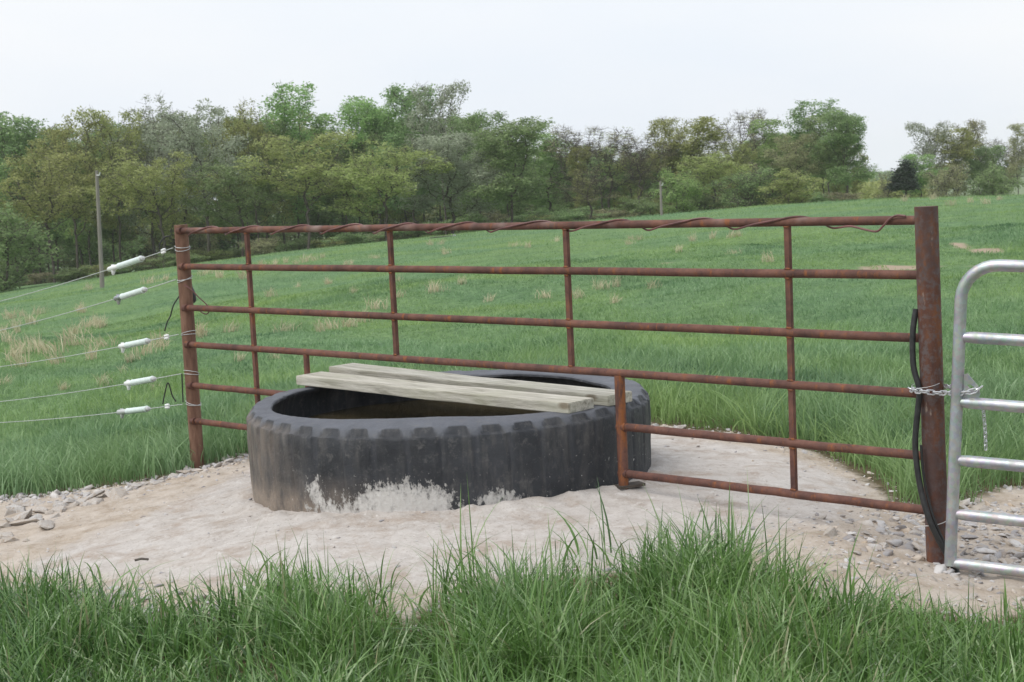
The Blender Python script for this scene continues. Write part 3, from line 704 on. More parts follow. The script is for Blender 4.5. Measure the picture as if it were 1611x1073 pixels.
def chain(path, label, L_, w, r):
    path = smooth_path(path, 20); seg = np.linalg.norm(np.diff(path, axis=0), axis=1); cum = np.concatenate([[0], np.cumsum(seg)])
    pitch = L_ - 3.2 * r; n = int(cum[-1] / pitch); me = link_mesh(L_, w, r)
    root = thing('chain', path[0], label, 'chain')
    for k in range(n):
        q = [(k + f) * pitch for f in (.5, .1, .9)]
        c, a_, b_ = [np.array([np.interp(u, cum, path[:, j]) for j in range(3)]) for u in q]
        x = Vector(b_ - a_).normalized(); up = Vector((0, 0, 1)) if abs(x.z) < .8 else Vector((0, 1, 0))
        y = up.cross(x).normalized(); z = x.cross(y)
        R = Matrix((x, y, z)).transposed().to_4x4() @ Matrix.Rotation(math.radians(58 if k % 2 else -32), 4, 'X')
        o = bpy.data.objects.new('link', me); COL.objects.link(o); o.parent = root
        o.matrix_basis = Matrix.Translation(Vector(c - path[0])) @ R
    return root

# ------------------------------------------------------------------ galvanised gate
G0 = np.array([1.842, 6.38, .004]); gu = np.array([.89, -.456, 0]); gt = .052
GU = gu * math.cos(gt) - np.array([0, 0, 1]) * math.sin(gt); GV = np.array([0, 0, 1]) * math.cos(gt) + gu * math.sin(gt); GN = np.cross(GU, GV)
gp = lambda u, v, w=0: G0 + GU * u + GV * v + GN * w
GL, GH, GR = 3.0, 1.290, .0255
gate = thing('tube_gate', G0, 'silver galvanised tube gate with rounded corner standing right of the thick rusty post', 'gate')
cr_ = .15
arc = lambda cu_, cv_, a0, a1: [gp(cu_ + cr_ * math.cos(t), cv_ + cr_ * math.sin(t)) for t in np.linspace(a0, a1, 9)]
path = [gp(0, -.01), gp(0, .5), gp(0, .9)] + arc(cr_, GH - cr_, math.pi, math.pi / 2) + [gp(1, GH), gp(2, GH)] + arc(GL - cr_, GH - cr_, math.pi / 2, 0) + [gp(GL, .7), gp(GL, -.01)]
mb = MB(); mb.tube(np.array(path), GR, 20); mb.build('frame', MAT['galv'], gate)
for k, v_ in enumerate((0, .217, .452, .703, .982)):
    mb = MB(); mb.tube([gp(.012, v_), gp(.03, v_), gp(.06, v_), gp(GL - .02, v_)], [GR * .72, GR * .86, GR * .97, GR * .97], 18); mb.build('rail', MAT['galv'], gate)
mb = MB(); mb.tube([gp(1.5, 0), gp(1.5, GH)], GR * .8, 14); mb.build('brace', MAT['galv'], gate)
# triangular chain plate with its slot
tri = [(.022, .728), (.10, .728), (.085, .778), (.022, .848)]
def plate():
    mb = MB(); n_ = 20; t = np.arange(n_) * 2 * math.pi / n_
    c = np.array([.058, .771]); out = []
    tp = np.array(tri)
    for a_ in t:   # ray from the slot's middle to the plate's edge
        d = np.array([math.cos(a_), math.sin(a_)]); best = 9
        for i in range(4):
            p, q = tp[i], tp[(i + 1) % 4]; e = q - p; det = d[0] * -e[1] + e[0] * d[1]
            if abs(det) < 1e-9: continue
            r_ = p - c; s_ = (r_[0] * -e[1] + e[0] * r_[1]) / det; w_ = (d[0] * r_[1] - d[1] * r_[0]) / det
            if s_ > 0 and -1e-6 <= w_ <= 1 + 1e-6: best = min(best, s_)
        out.append(c + d * best)
    inn = [c + np.array([.018 * math.cos(a_) , .009 * math.sin(a_) - .008 * math.cos(a_)]) for a_ in t]
    V = [gp(*p, w_) for w_ in (-.003, .003) for ring_ in (out, inn) for p in ring_]
    F = []
    for i in range(n_):
        j = (i + 1) % n_
        F += [(i, j, n_ + j, n_ + i), (2 * n_ + i, 3 * n_ + i, 3 * n_ + j, 2 * n_ + j), (i, 2 * n_ + i, 2 * n_ + j, j), (n_ + i, n_ + j, 3 * n_ + j, 3 * n_ + i)]
    mb.add(np.array(V), F); return mb.build('chain_plate', MAT['galv'], gate)
plate()
zc_ = at_depth(1461, 616, 6.49)[2]
front_path = [pr + np.array([-.075, .03, zc_]), pr + np.array([-.076, -.03, zc_ + .002]), at_depth(1452, 616, 6.475), at_depth(1475, 618, 6.475), at_depth(1498, 618, 6.40), at_depth(1518, 618, 6.325), at_depth(1537, 613, 6.30), at_depth(1546, 606, 6.32)]
chain(front_path, 'bright silver chain passing round the thick rusty post to the gate plate', .040, .021, .0034)
chain([pr + np.array([.035, .055, zc_ + .012]), at_depth(1487, 608, 6.53), at_depth(1500, 608, 6.46), at_depth(1510, 607, 6.42)], 'short run of silver chain behind the post, above the front chain', .036, .018, .003)
chain([at_depth(1546, 634, 6.37), at_depth(1548, 655, 6.37), at_depth(1550, 680, 6.37), at_depth(1551, 708, 6.37)], 'loose end of silver chain hanging down behind the gate rails', .026, .014, .0024)

# ------------------------------------------------------------------ electric wires at the left post
W0 = [(272, 390), (276, 440), (281, 526), (285, 588), (287, 636)]; W1 = [(0, 468), (0, 514), (0, 571), (0, 626), (0, 659)]
ORD = ['top', 'second', 'middle', 'fourth', 'lowest']
wires = []
for k in range(5):
    p = at_depth(*W0[k], 10.13); q = at_depth(*W1[k], 12.85); wires.append((p, q))
    e = p + (q - p) * 1.55
    s_ = np.linspace(0, 1, 24)[:, None]; P = p + (e - p) * s_; P[:, 2] -= .035 * 4 * (s_ * (1 - s_))[:, 0]
    root = thing('fence_wire', p, '%s of the five thin electric fence wires running left from the rusty end post' % ORD[k], 'wire', 'electric fence wires')
    mb = MB(); mb.tube(P, .0030, 6); mb.build('strand', MAT['wire'], root)
    t = np.linspace(0, 2.2 * 2 * math.pi, 60); cz = p[2]
    Q = np.stack([pl[0] + np.cos(t) * .0495, pl[1] + np.sin(t) * .0495, cz + .012 * np.sin(t * .45 + k) + .012 * np.sin(t + k * 1.3)], 1)
    mb = MB(); mb.tube(Q, .0022, 6); mb.build('post_wrap', MAT['wire'], root)
def wire_at(k, px_):
    p, q = wires[k]; lo, hi = 0., 1.6
    for _ in range(40):
        m_ = (lo + hi) / 2; r_ = p + (q - p) * m_
        if 805.5 + FPX * ((r_ - [0, 0, EYE]) @ cr) / ((r_ - [0, 0, EYE]) @ cf) > px_: lo = m_
        else: hi = m_
    f = m_ / 1.55; r_ = r_.copy(); r_[2] -= .035 * 4 * f * (1 - f); return r_
INS = [(222, 187, 170, 'silver'), (226, 192, 181, 'dark'), (231, 199, 188, 'white'), (240, 208, 197, 'white'), (231, 200, 185, 'grey')]
for k, (x1, x0, xc, _) in enumerate(INS):
    p1, p0, pc = wire_at(k, x1), wire_at(k, x0), wire_at(k, xc)
    d = (p0 - p1) / np.linalg.norm(p0 - p1)
    root = thing('strain_insulator', (p0 + p1) / 2, 'pale mint tube insulator with metal clamps on the %s electric fence wire' % ORD[k], 'insulator', 'strain insulators on the wires')
    mb = MB(); q = p1 + d * .004
    mb.tube([p1, p1 + d * .006, p1 + d * .012, p0 - d * .012, p0 - d * .006, p0], [.018, .0235, .0215, .0215, .0235, .018], 16); mb.build('tube', MAT['insul'], root)
    mb = MB(); mb.tube([p1 - d * .035, p1 - d * .03, p1 - d * .008, p1 + d * .002], [.008, .016, .019, .014], 12); mb.build('clamp', MAT['wire'], root)
    if k == 1: cm = MAT['cable']
    elif k == 4: cm = MAT['wire']
    else: cm = MAT['white']
    cm = MAT['galv'] if k == 1 else cm
    side = np.cross(d, [0, 0, 1]); side /= np.linalg.norm(side); upv = np.cross(side, d)
    mb = MB(); L_ = np.linalg.norm(pc - p0)
    mb.tube([p0 - d * .002, p0 + d * .012, p0 + d * L_ * .45, p0 + d * L_ * .9, p0 + d * L_], [.010, .016, .021, .019, .008], 12)
    c = p0 + d * L_ * .55
    mb.tube([c - upv * .045 + d * .015, c - upv * .015, c + upv * .026], [.009, .017, .012], 10)
    mb.build('clamp', cm, root)
# small white joint clamps with black jumper leads
JC = [(0, 257, [(251, 392), (252, 383), (258, 374), (267, 371)], 'beside the top wire'), (2, 262, [(259, 521), (263, 507), (268, 497), (273, 480), (282, 466)], 'beside the middle wire'),
      (4, 263, [(256, 636), (259, 620), (263, 604), (266, 605), (271, 622), (277, 632)], 'beside the lowest wire')]
for k, x_, leads, lab in JC:
    p = wire_at(k, x_); q = wire_at(k, x_ - 4); d = (q - p) / np.linalg.norm(q - p)
    root = thing('joint_clamp', p, 'small white clamp joining a lead to the %s electric wire next to the rusty post' % ORD[k], 'clamp', 'white joint clamps')
    for s_ in (-1, 1):
        c = p + np.array([0, 0, .009 * s_]); mb = MB(); mb.tube([c - d * .028, c - d * .024, c + d * .024, c + d * .028], [.004, .0085, .0085, .004], 12); mb.build('bar', MAT['white'], root)
    mb = MB(); mb.tube([p - [0, 0, .02], p + [0, 0, .02]], .004, 8); mb.build('bolt', MAT['wire'], root)
    P = smooth_path([at_depth(a_, b_, 10.15) for a_, b_ in leads])
    mb = MB(); mb.tube(P, .0045, 8)
    tag(mb.build('jumper_lead', MAT['cable'], origin=P[0]), 'short curved black jumper lead %s at the rusty left post' % lab, 'cable', 'black jumper leads')
mb = MB(); mb.tube([at_depth(286, 588, 10.06), at_depth(287, 610, 10.06), at_depth(288, 633, 10.06)], .0045, 8)
tag(mb.build('jumper_lead', MAT['cable'], origin=at_depth(286, 588, 10.06)), 'straight black lead held upright against the side of the rusty left post', 'cable', 'black jumper leads')
bx = at_depth(300, 463, 10.19)
mb = MB(); mb.tube([bx + [-.02, 0, .075], bx + [-.012, 0, .055], bx + [0, 0, 0], bx + [.004, 0, -.045], bx + [.004, 0, -.058]], [.012, .026, .034, .032, .02], 14)
tag(mb.build('cutout_switch', MAT['hose'], origin=bx), 'small rounded black switch fixed behind the rusty left post', 'switch')
P = smooth_path([at_depth(a_, b_, d_) for a_, b_, d_ in [(290, 448, 10.0), (300, 455, 10.0), (313, 468, 10.02), (324, 478, 10.02), (330, 487, 10.03), (325, 494, 10.05), (317, 491, 10.08), (311, 485, 10.1)]])
mb = MB(); mb.tube(P, .004, 8); tag(mb.build('brown_lead', MAT['redcable'], origin=P[0]), 'thin brown lead looping from the left post down below the third rail', 'cable')

# ------------------------------------------------------------------ stones
def hull_rock(seed, n=12):
    r = np.random.default_rng(seed); bm = bmesh.new()
    pts = r.normal(0, 1, (n, 3)); pts /= np.linalg.norm(pts, axis=1)[:, None]; pts *= r.uniform(.75, 1.1, (n, 1)); pts *= [1, .72, .36]
    for p in pts: bm.verts.new(p)
    res = bmesh.ops.convex_hull(bm, input=bm.verts[:])
    bmesh.ops.delete(bm, geom=[v for v in bm.verts if not v.link_faces], context='VERTS')
    bmesh.ops.bevel(bm, geom=bm.edges[:], offset=.015, segments=1, affect='EDGES')
    bmesh.ops.triangulate(bm, faces=bm.faces[:])
    bm.verts.index_update(); me = bpy.data.meshes.new('rock'); bm.to_mesh(me); bm.free(); return me
rock_me = [hull_rock(100 + k) for k in range(9)]
for m_ in rock_me: m_.materials.append(MAT['rock'])
def rock(p, s, me, label, group=None, rot=None, flat=1.0):
    o = bpy.data.objects.new('rock', me); COL.objects.link(o); o.location = (p[0], p[1], float(rough(p[0], p[1])) + s * .05 * flat)
    o.scale = (s, s, s * flat); o.rotation_euler = (rng.normal(0, .2), rng.normal(0, .2), rng.uniform(0, 6.28) if rot is None else rot)
    return tag(o, label, 'rock', group)
G_LEFT = [(15, 803), (40, 812), (8, 832), (30, 790), (62, 793), (90, 785), (108, 776), (98, 797), (115, 792), (128, 778), (148, 772), (166, 767), (185, 760), (150, 786), (205, 765), (240, 752), (260, 747), (290, 742), (188, 776),
          (75, 823), (60, 808), (22, 776), (50, 774), (320, 733), (225, 757), (120, 768), (6, 815), (34, 801), (75, 800), (84, 806), (120, 785), (136, 790), (140, 765), (175, 772), (196, 770), (215, 760), (250, 757), (275, 748), (305, 738), (12, 792), (55, 806), (102, 786)]
for k, (a_, b_) in enumerate(G_LEFT):
    rock(at_z(a_, b_, -.12), (.085 if b_ > 770 else .06) * rng.uniform(.6, 1.3), rock_me[k % 9], 'grey white limestone rock in the row along the grass edge left of the tyre', 'rocks along the left grass edge')
rock(at_z(16, 833, -.1), .085, rock_me[2], 'flat pale rock lying alone on the dirt at the left edge of the picture', rot=.3)
rock(at_z(40, 835, -.1), .03, rock_me[4], 'small grey rock lying right of the flat pale rock at the left edge')
G_RIGHT = [(1290, 830), (1345, 828), (1375, 820), (1392, 862), (1410, 880), (1380, 892), (1425, 905), (1345, 882), (1365, 905), (1400, 840), (1440, 830), (1330, 905), (1405, 915), (1360, 845), (1440, 868), (1462, 905), (1530, 925), (1515, 905),
           (1545, 820), (1570, 835), (1595, 850), (1540, 790), (1580, 800), (1600, 780), (1560, 860), (1590, 822), (1552, 775), (1420, 850)]
for k, (a_, b_) in enumerate(G_RIGHT):
    rock(at_z(a_, b_, 0), rng.uniform(.028, .06), rock_me[(k * 4) % 9], 'grey limestone rock lying on the tan dirt around the thick rusty post', 'rocks around the thick post')
rock(at_z(1310, 852, .01), .075, rock_me[5], 'white rock with a dark hollow, standing on the dirt in front of the right rail', rot=1.2, flat=1.3)
rock(at_z(1281, 800, .01), .045, rock_me[7], 'brownish rock sitting on the pad below the lowest right rail', rot=.2)
G_BACK = [(1025, 668), (1045, 670), (1068, 671), (1110, 681), (1140, 686), (1082, 676), (1180, 694)]
for k, (a_, b_) in enumerate(G_BACK):
    rock(at_z(a_, b_, .02), rng.uniform(.04, .065), rock_me[(k * 2 + 1) % 9], 'pale rock in the line between the pad and the grass, right of the tyre', 'rocks at the back edge of the pad')
mb = MB()
st = at_z(222, 885, .0); mb.tube([st + [-.03, 0, .012], st + [0, .01, .016], st + [.035, .0, .014]], .006, 6); tag(mb.build('dead_twig', MAT['bark'], origin=st), 'short dark twig lying on the pale pad left of the tyre', 'twig')

def gravel(name, P, S, label):
    parts_v = []; parts_f = []; rn_ = []; off = 0
    ids = rng.integers(0, 9, len(P))
    for k in range(9):
        sel = np.where(ids == k)[0]
        if not len(sel): continue
        me = rock_me[k]; nv = len(me.vertices); v = np.empty(nv * 3); me.vertices.foreach_get('co', v); v = v.reshape(-1, 3)
        f = np.empty(len(me.polygons) * 3, int); me.polygons.foreach_get('vertices', f); f = f.reshape(-1, 3)
        a_ = rng.uniform(0, 6.28, len(sel)); t_ = rng.normal(0, .35, len(sel)); c_, s_ = np.cos(a_), np.sin(a_)
        x = v[None, :, 0] * S[sel][:, None]; y = v[None, :, 1] * S[sel][:, None]; z = v[None, :, 2] * S[sel][:, None]
        z2 = z * np.cos(t_)[:, None] + x * np.sin(t_)[:, None]; x2 = x * np.cos(t_)[:, None] - z * np.sin(t_)[:, None]
        X = x2 * c_[:, None] - y * s_[:, None] + P[sel][:, 0][:, None]; Y = x2 * s_[:, None] + y * c_[:, None] + P[sel][:, 1][:, None]; Z = z2 + P[sel][:, 2][:, None]
        parts_v.append(np.stack([X, Y, Z], -1).reshape(-1, 3)); parts_f.append((f[None] + (np.arange(len(sel)) * nv)[:, None, None]).reshape(-1, 3) + off); off += nv * len(sel)
        rn_.append(np.repeat(rng.random(len(sel)), nv))
    o = put(name, mesh_np(name, np.concatenate(parts_v), np.concatenate(parts_f), False, {'rnd': np.concatenate(rn_)}), MAT['gravel'])
    return tag(o, label, 'gravel', kind='stuff')
def scatter(N, fun):
    x = rng.uniform(-3.6, 4.5, N); y = rng.uniform(5.4, 11, N)
    k = rng.random(N) < fun(x, y) * (poly_sd(BARE, x, y) > -.12); return x[k], y[k]
gate_c = at_z(1590, 820, 0)[:2]; post_c = at_z(1400, 870, 0)[:2]
def dens(x, y):
    d1 = np.exp(-(((x - gate_c[0] - .25) / .62) ** 2 + ((y - gate_c[1]) / .55) ** 2)) * 2.0
    d2 = .42 * np.exp(-(((x - post_c[0]) / .5) ** 2 + ((y - post_c[1]) / .5) ** 2))
    e = np.exp(-(poly_sd(BARE, x, y) / .22) ** 2) * (1.0 * (x < -.9) + .14)
    pd = poly_sd(PAD, x, y)
    return np.clip(d1 + d2 + e + .06 * (pd < 0) + .05, 0, 1)
x, y = scatter(46000, dens); S = np.clip(rng.lognormal(-4.35, .65, len(x)), .004, .05) * np.where(dens(x, y) > .4, 1.25, np.where(dens(x, y) > .12, .8, .45))
gravel('gravel', np.stack([x, y, rough(x, y) + S * .02], 1), S, 'crushed grey limestone gravel scattered at the gate and round the pad')

# ------------------------------------------------------------------ utility poles and feed trough by the wood
def pole(px_, pyt, pyb, d, rb, rt, lean, label):
    b_ = at_depth(px_, pyb, d); t_ = at_depth(px_ + lean, pyt, d); g = b_.copy(); g[2] = float(terrain(b_[0], b_[1])) - .3
    root = thing('utility_pole', g, label, 'pole'); mb = MB(); mb.tube([g, b_, (b_ + t_) / 2, t_], [rb, rb, (rb + rt) / 2, rt], 12); mb.build('shaft', MAT['pole'], root)
    mb = MB(); mb.tube([t_ + [0, -rt, -.25], t_ + [rt * 1.8, -rt, -.25], t_ + [rt * 2.2, -rt, -.1]], .03, 6); mb.build('bracket', MAT['wire'], root)
pole(161, 268, 453, 76, .12, .085, -9, 'tall grey wooden pole standing at the left edge of the wood')
pole(1041, 285, 345, 92, .085, .065, -2, 'short pale wooden pole standing on the crest before the bare trees')
fp = at_depth(697, 384, 91); fp[2] = float(terrain(fp[0], fp[1]))
tr = thing('feed_trough', fp, 'low dark brown trough with a pale end, on the field crest before the wood', 'trough')
zt = at_depth(697, 371, 91)[2]
mb = MB(); mb.prism([fp + [-.8, -.3, -.1], fp + [.55, -.3, -.1], [fp[0] + .62, fp[1] - .4, zt], [fp[0] - .75, fp[1] - .4, zt - .06]], (0, .9, 0)); mb.build('body', MAT['dark_boards'], tr, smooth=False)
mb = MB(); mb.prism([fp + [.56, -.42, -.1], fp + [.84, -.42, -.1], [fp[0] + .76, fp[1] - .42, zt + .03], [fp[0] + .64, fp[1] - .42, zt + .03]], (0, .9, 0)); mb.build('end_panel', MAT['galv'], tr, smooth=False)

# ------------------------------------------------------------------ trees
def grow(seed, lobes, trunk_top, n_attr=900, di=2.6, dk=.75, step=.42, up=.12, gap=0.0, start=(0, 0, 0), iters=120):
    r = np.random.default_rng(seed); at = []
    vol = np.array([l[3] * l[4] * l[5] for l in lobes]); vol /= vol.sum()
    for l, vv in zip(lobes, vol):
        k = int(n_attr * vv) + 1; p = r.normal(0, 1, (k, 3)); p /= np.linalg.norm(p, axis=1)[:, None]; p *= (r.random((k, 1)) ** (1 / 2.4)); at.append(p * [l[3], l[4], l[5]] + [l[0], l[1], l[2]])
    at = np.concatenate(at); alive = np.ones(len(at), bool)
    nodes = [np.array(start, float)]; par = [-1]; p = nodes[0].copy()
    lean = r.normal(0, .05, 2)
    while p[2] < trunk_top:
        lean += r.normal(0, .03, 2); p = p + np.array([lean[0], lean[1], 1]) * step; nodes.append(p.copy()); par.append(len(nodes) - 2)
    for it in range(iters):
        kd = kdtree.KDTree(len(nodes))
        for i, q in enumerate(nodes): kd.insert(q, i)
        kd.balance(); acc = {}
        for j in np.where(alive)[0]:
            co, i, d = kd.find(at[j])
            if d < dk: alive[j] = False; continue
            if d < di or it < 12:
                v_ = at[j] - nodes[i]; acc.setdefault(i, np.zeros(3)); acc[i] += v_ / (np.linalg.norm(v_) + 1e-9)
        if not acc: break
        new = 0
        for i, v_ in acc.items():
            v_ = v_ / (np.linalg.norm(v_) + 1e-9) + r.normal(0, .22, 3) + [0, 0, up]; v_ /= np.linalg.norm(v_)
            q = nodes[i] + v_ * step
            if par[i] >= 0 and np.linalg.norm(q - nodes[par[i]]) < step * .5: continue
            nodes.append(q); par.append(i); new += 1
        if not new: break
    return np.array(nodes), np.array(par)

def tree_meshes(seed, H, lobes, trunk_top, n_leaf, leaf=(.06, .135), spread=.28, tip=.0155, n_attr=900, twigs=2, leafmax=.06, droop=0.0, **kw):
    r = np.random.default_rng(seed + 5)
    nd, pa = grow(seed, lobes, trunk_top, n_attr, **kw); n = len(nd)
    rad = np.zeros(n); cnt = np.zeros(n, int)
    for i in range(n - 1, 0, -1):
        if rad[i] == 0: rad[i] = tip ** 2.3
        rad[pa[i]] += rad[i]; cnt[pa[i]] += 1
    rad = rad ** (1 / 2.3); rad[0] *= 1.25
    # branches as tapered prisms
    ch = np.arange(1, n); a_ = nd[pa[ch]]; b_ = nd[ch]; ra = np.minimum(rad[pa[ch]], rad[ch] * 1.35); rb = rad[ch]
    if twigs:
        tp = np.where(rad < .05)[0]; tp = np.repeat(tp, twigs); dv = r.normal(0, 1, (len(tp), 3)); dv[:, 2] = np.abs(dv[:, 2]) * .7 + .1 - droop; dv /= np.linalg.norm(dv, axis=1)[:, None]
        L_ = r.uniform(.3, .95, (len(tp), 1)); a_ = np.concatenate([a_, nd[tp]]); b_ = np.concatenate([b_, nd[tp] + dv * L_]); ra = np.concatenate([ra, np.full(len(tp), tip * .85)]); rb = np.concatenate([rb, np.full(len(tp), tip * .45)])
    T = b_ - a_; T /= np.linalg.norm(T, axis=1)[:, None] + 1e-9
    ref = np.where(np.abs(T[:, 2:3]) < .9, np.array([[0, 0, 1.]]), np.array([[1., 0, 0]])); u = np.cross(T, ref); u /= np.linalg.norm(u, axis=1)[:, None]; w = np.cross(T, u); sg = 5
    an = np.arange(sg) * 2 * math.pi / sg; ring_ = u[:, None] * np.cos(an)[None, :, None] + w[:, None] * np.sin(an)[None, :, None]
    Vb = np.stack([a_[:, None] + ring_ * ra[:, None, None], b_[:, None] + ring_ * rb[:, None, None]], 1)
    m_ = len(a_); I_ = np.arange(m_ * 2 * sg).reshape(m_, 2, sg); J_ = np.roll(I_, -1, 2)
    Fb = np.stack([I_[:, 0], J_[:, 0], J_[:, 1], I_[:, 1]], -1).reshape(-1, 4)
    trunk = mesh_np('trunk', Vb.reshape(-1, 3), Fb, True); trunk.materials.append(MAT['bark'])
    # leaves in sprays about the outer shoots
    tips = np.where((rad < leafmax) & (nd[:, 2] > trunk_top * .6))[0]
    wt = 1 / (rad[tips] + .01); wt /= wt.sum()
    nc = max(20, n_leaf // 26); cc = nd[r.choice(tips, nc, p=wt)] + r.normal(0, .2, (nc, 3)); tone = r.normal(0, .22, nc)
    ci = r.integers(0, nc, n_leaf); P = cc[ci] + r.normal(0, spread, (n_leaf, 3)).clip(-1.5 * spread, 1.5 * spread) * [1, 1, .7]; P[:, 2] -= droop * r.random(n_leaf) * .4
    s_ = r.uniform(*leaf, n_leaf); q = r.normal(0, 1, (n_leaf, 3)); q[:, 2] *= .6; q /= np.linalg.norm(q, axis=1)[:, None]
    k_ = r.normal(0, 1, (n_leaf, 3)); k_ -= q * (q * k_).sum(1)[:, None]; k_ /= np.linalg.norm(k_, axis=1)[:, None]
    Vl = np.stack([P - q * s_[:, None], P + k_ * s_[:, None] * .55, P + q * s_[:, None], P - k_ * s_[:, None] * .55], 1).reshape(-1, 3)
    Fl = np.arange(n_leaf * 4).reshape(-1, 4); rn_ = np.clip(.5 + tone[ci] + r.normal(0, .2, n_leaf), 0, 1)
    crown = mesh_np('crown', Vl, Fl, False, {'rnd': np.repeat(rn_, 4)}); crown.materials.append(MAT['leaf_mid'])
    return trunk, crown, float(nd[:, 2].max()), float(np.percentile(np.abs(nd[:, :2]), 96) * 2)

def lobes_oak(seed, H, w, zb, n=9):
    r = np.random.default_rng(seed); out = [(0, 0, H * .66, w * .27, w * .27, H * .24)]
    for k in range(n):
        a_ = k * 2.4 + r.uniform(-.4, .4); z = r.uniform(zb + .10, .88) * H; rr = w * .5 * r.uniform(.45, .72) * (1.15 - abs(z / H - .58) * 1.3)
        s_ = r.uniform(.75, 1.2); out.append((math.cos(a_) * rr, math.sin(a_) * rr, z, w * .19 * s_, w * .19 * s_, H * .095 * s_))
    for k in range(3): out.append((r.normal(0, w * .14), r.normal(0, w * .14), H * r.uniform(.84, .93), w * .13, w * .13, H * .07))
    return out

PROTO = {}
def proto(key, *a_, **k_): PROTO[key] = tree_meshes(*a_, **k_)
proto('oak_a', 1, 14, lobes_oak(1, 14, 9.5, .28), 3.4, 12920)
proto('oak_b', 2, 14, lobes_oak(2, 14, 10.5, .22, 11), 2.6, 14280)
proto('oak_c', 3, 14, lobes_oak(8, 14, 8.5, .35), 4.2, 10200)
proto('full_a', 4, 14, lobes_oak(4, 14, 8.5, .06, 13), 1.4, 20400, leaf=(.06, .14), spread=.31)
proto('full_b', 5, 14, lobes_oak(12, 14, 7.0, .10, 12), 1.6, 17680, leaf=(.06, .14), spread=.31)
proto('slim_a', 6, 14, lobes_oak(6, 14, 4.6, .25, 9), 3.0, 7480, n_attr=600)
proto('slim_b', 7, 14, lobes_oak(17, 14, 5.2, .18, 10), 2.4, 8840, n_attr=650)
proto('bare_a', 9, 14, lobes_oak(9, 14, 8.0, .20, 10), 2.4, 2856, n_attr=1200, twigs=7, leaf=(.05, .10))
proto('bare_b', 10, 14, lobes_oak(21, 14, 6.0, .22, 9), 2.6, 2448, n_attr=1000, twigs=7, leaf=(.05, .10))
proto('low_a', 14, 6, lobes_oak(14, 6, 6.0, .0, 9), .3, 7480, n_attr=500, step=.3, dk=.55, spread=.3)
proto('low_b', 15, 6, lobes_oak(25, 6, 7.5, .0, 11), .3, 6120, n_attr=500, step=.3, dk=.55, spread=.3, twigs=4)
ced = [(0, 0, z, .25 + (1 - z / 8.2) * 2.2, .25 + (1 - z / 8.2) * 2.2, .55) for z in np.arange(.7, 8.0, .62)]
proto('cedar', 16, 8, ced, 6.4, 10880, n_attr=800, step=.3, dk=.5, di=3.0, leaf=(.06, .15), spread=.22, twigs=1, up=-.02, leafmax=.2)

def tree(kind, key, leaf, px_, pyt, d, wpx, label, group=None, pos=None):
    tk, cw, Ht, Wt = PROTO[key]
    top = at_depth(px_, pyt, d); x, y = top[0], d
    zb = float(terrain(x, y)) - .12
    h = max(1.0, (top[2] - zb) * (1.015 if kind != 'cedar_tree' else 1)); sz = h / Ht; sx = (wpx / FPX * d) / Wt if wpx else sz * rng.uniform(.8, 1.1)
    root = thing(kind, (x, y, zb), label, 'tree' if kind != 'shrub' else 'shrub', group)
    root.rotation_euler = (0, 0, rng.uniform(0, 6.28)); root.scale = (sx, sx, sz)
    for nm, me, mm in (('trunk', tk, MAT['bark']), ('crown', cw, MAT[leaf])):
        o = bpy.data.objects.new(nm, me); COL.objects.link(o); o.parent = root
        o.material_slots[0].link = 'OBJECT'; o.material_slots[0].material = mm
    return root
T_ = 'broadleaf_tree'; BT = 'bare_tree'
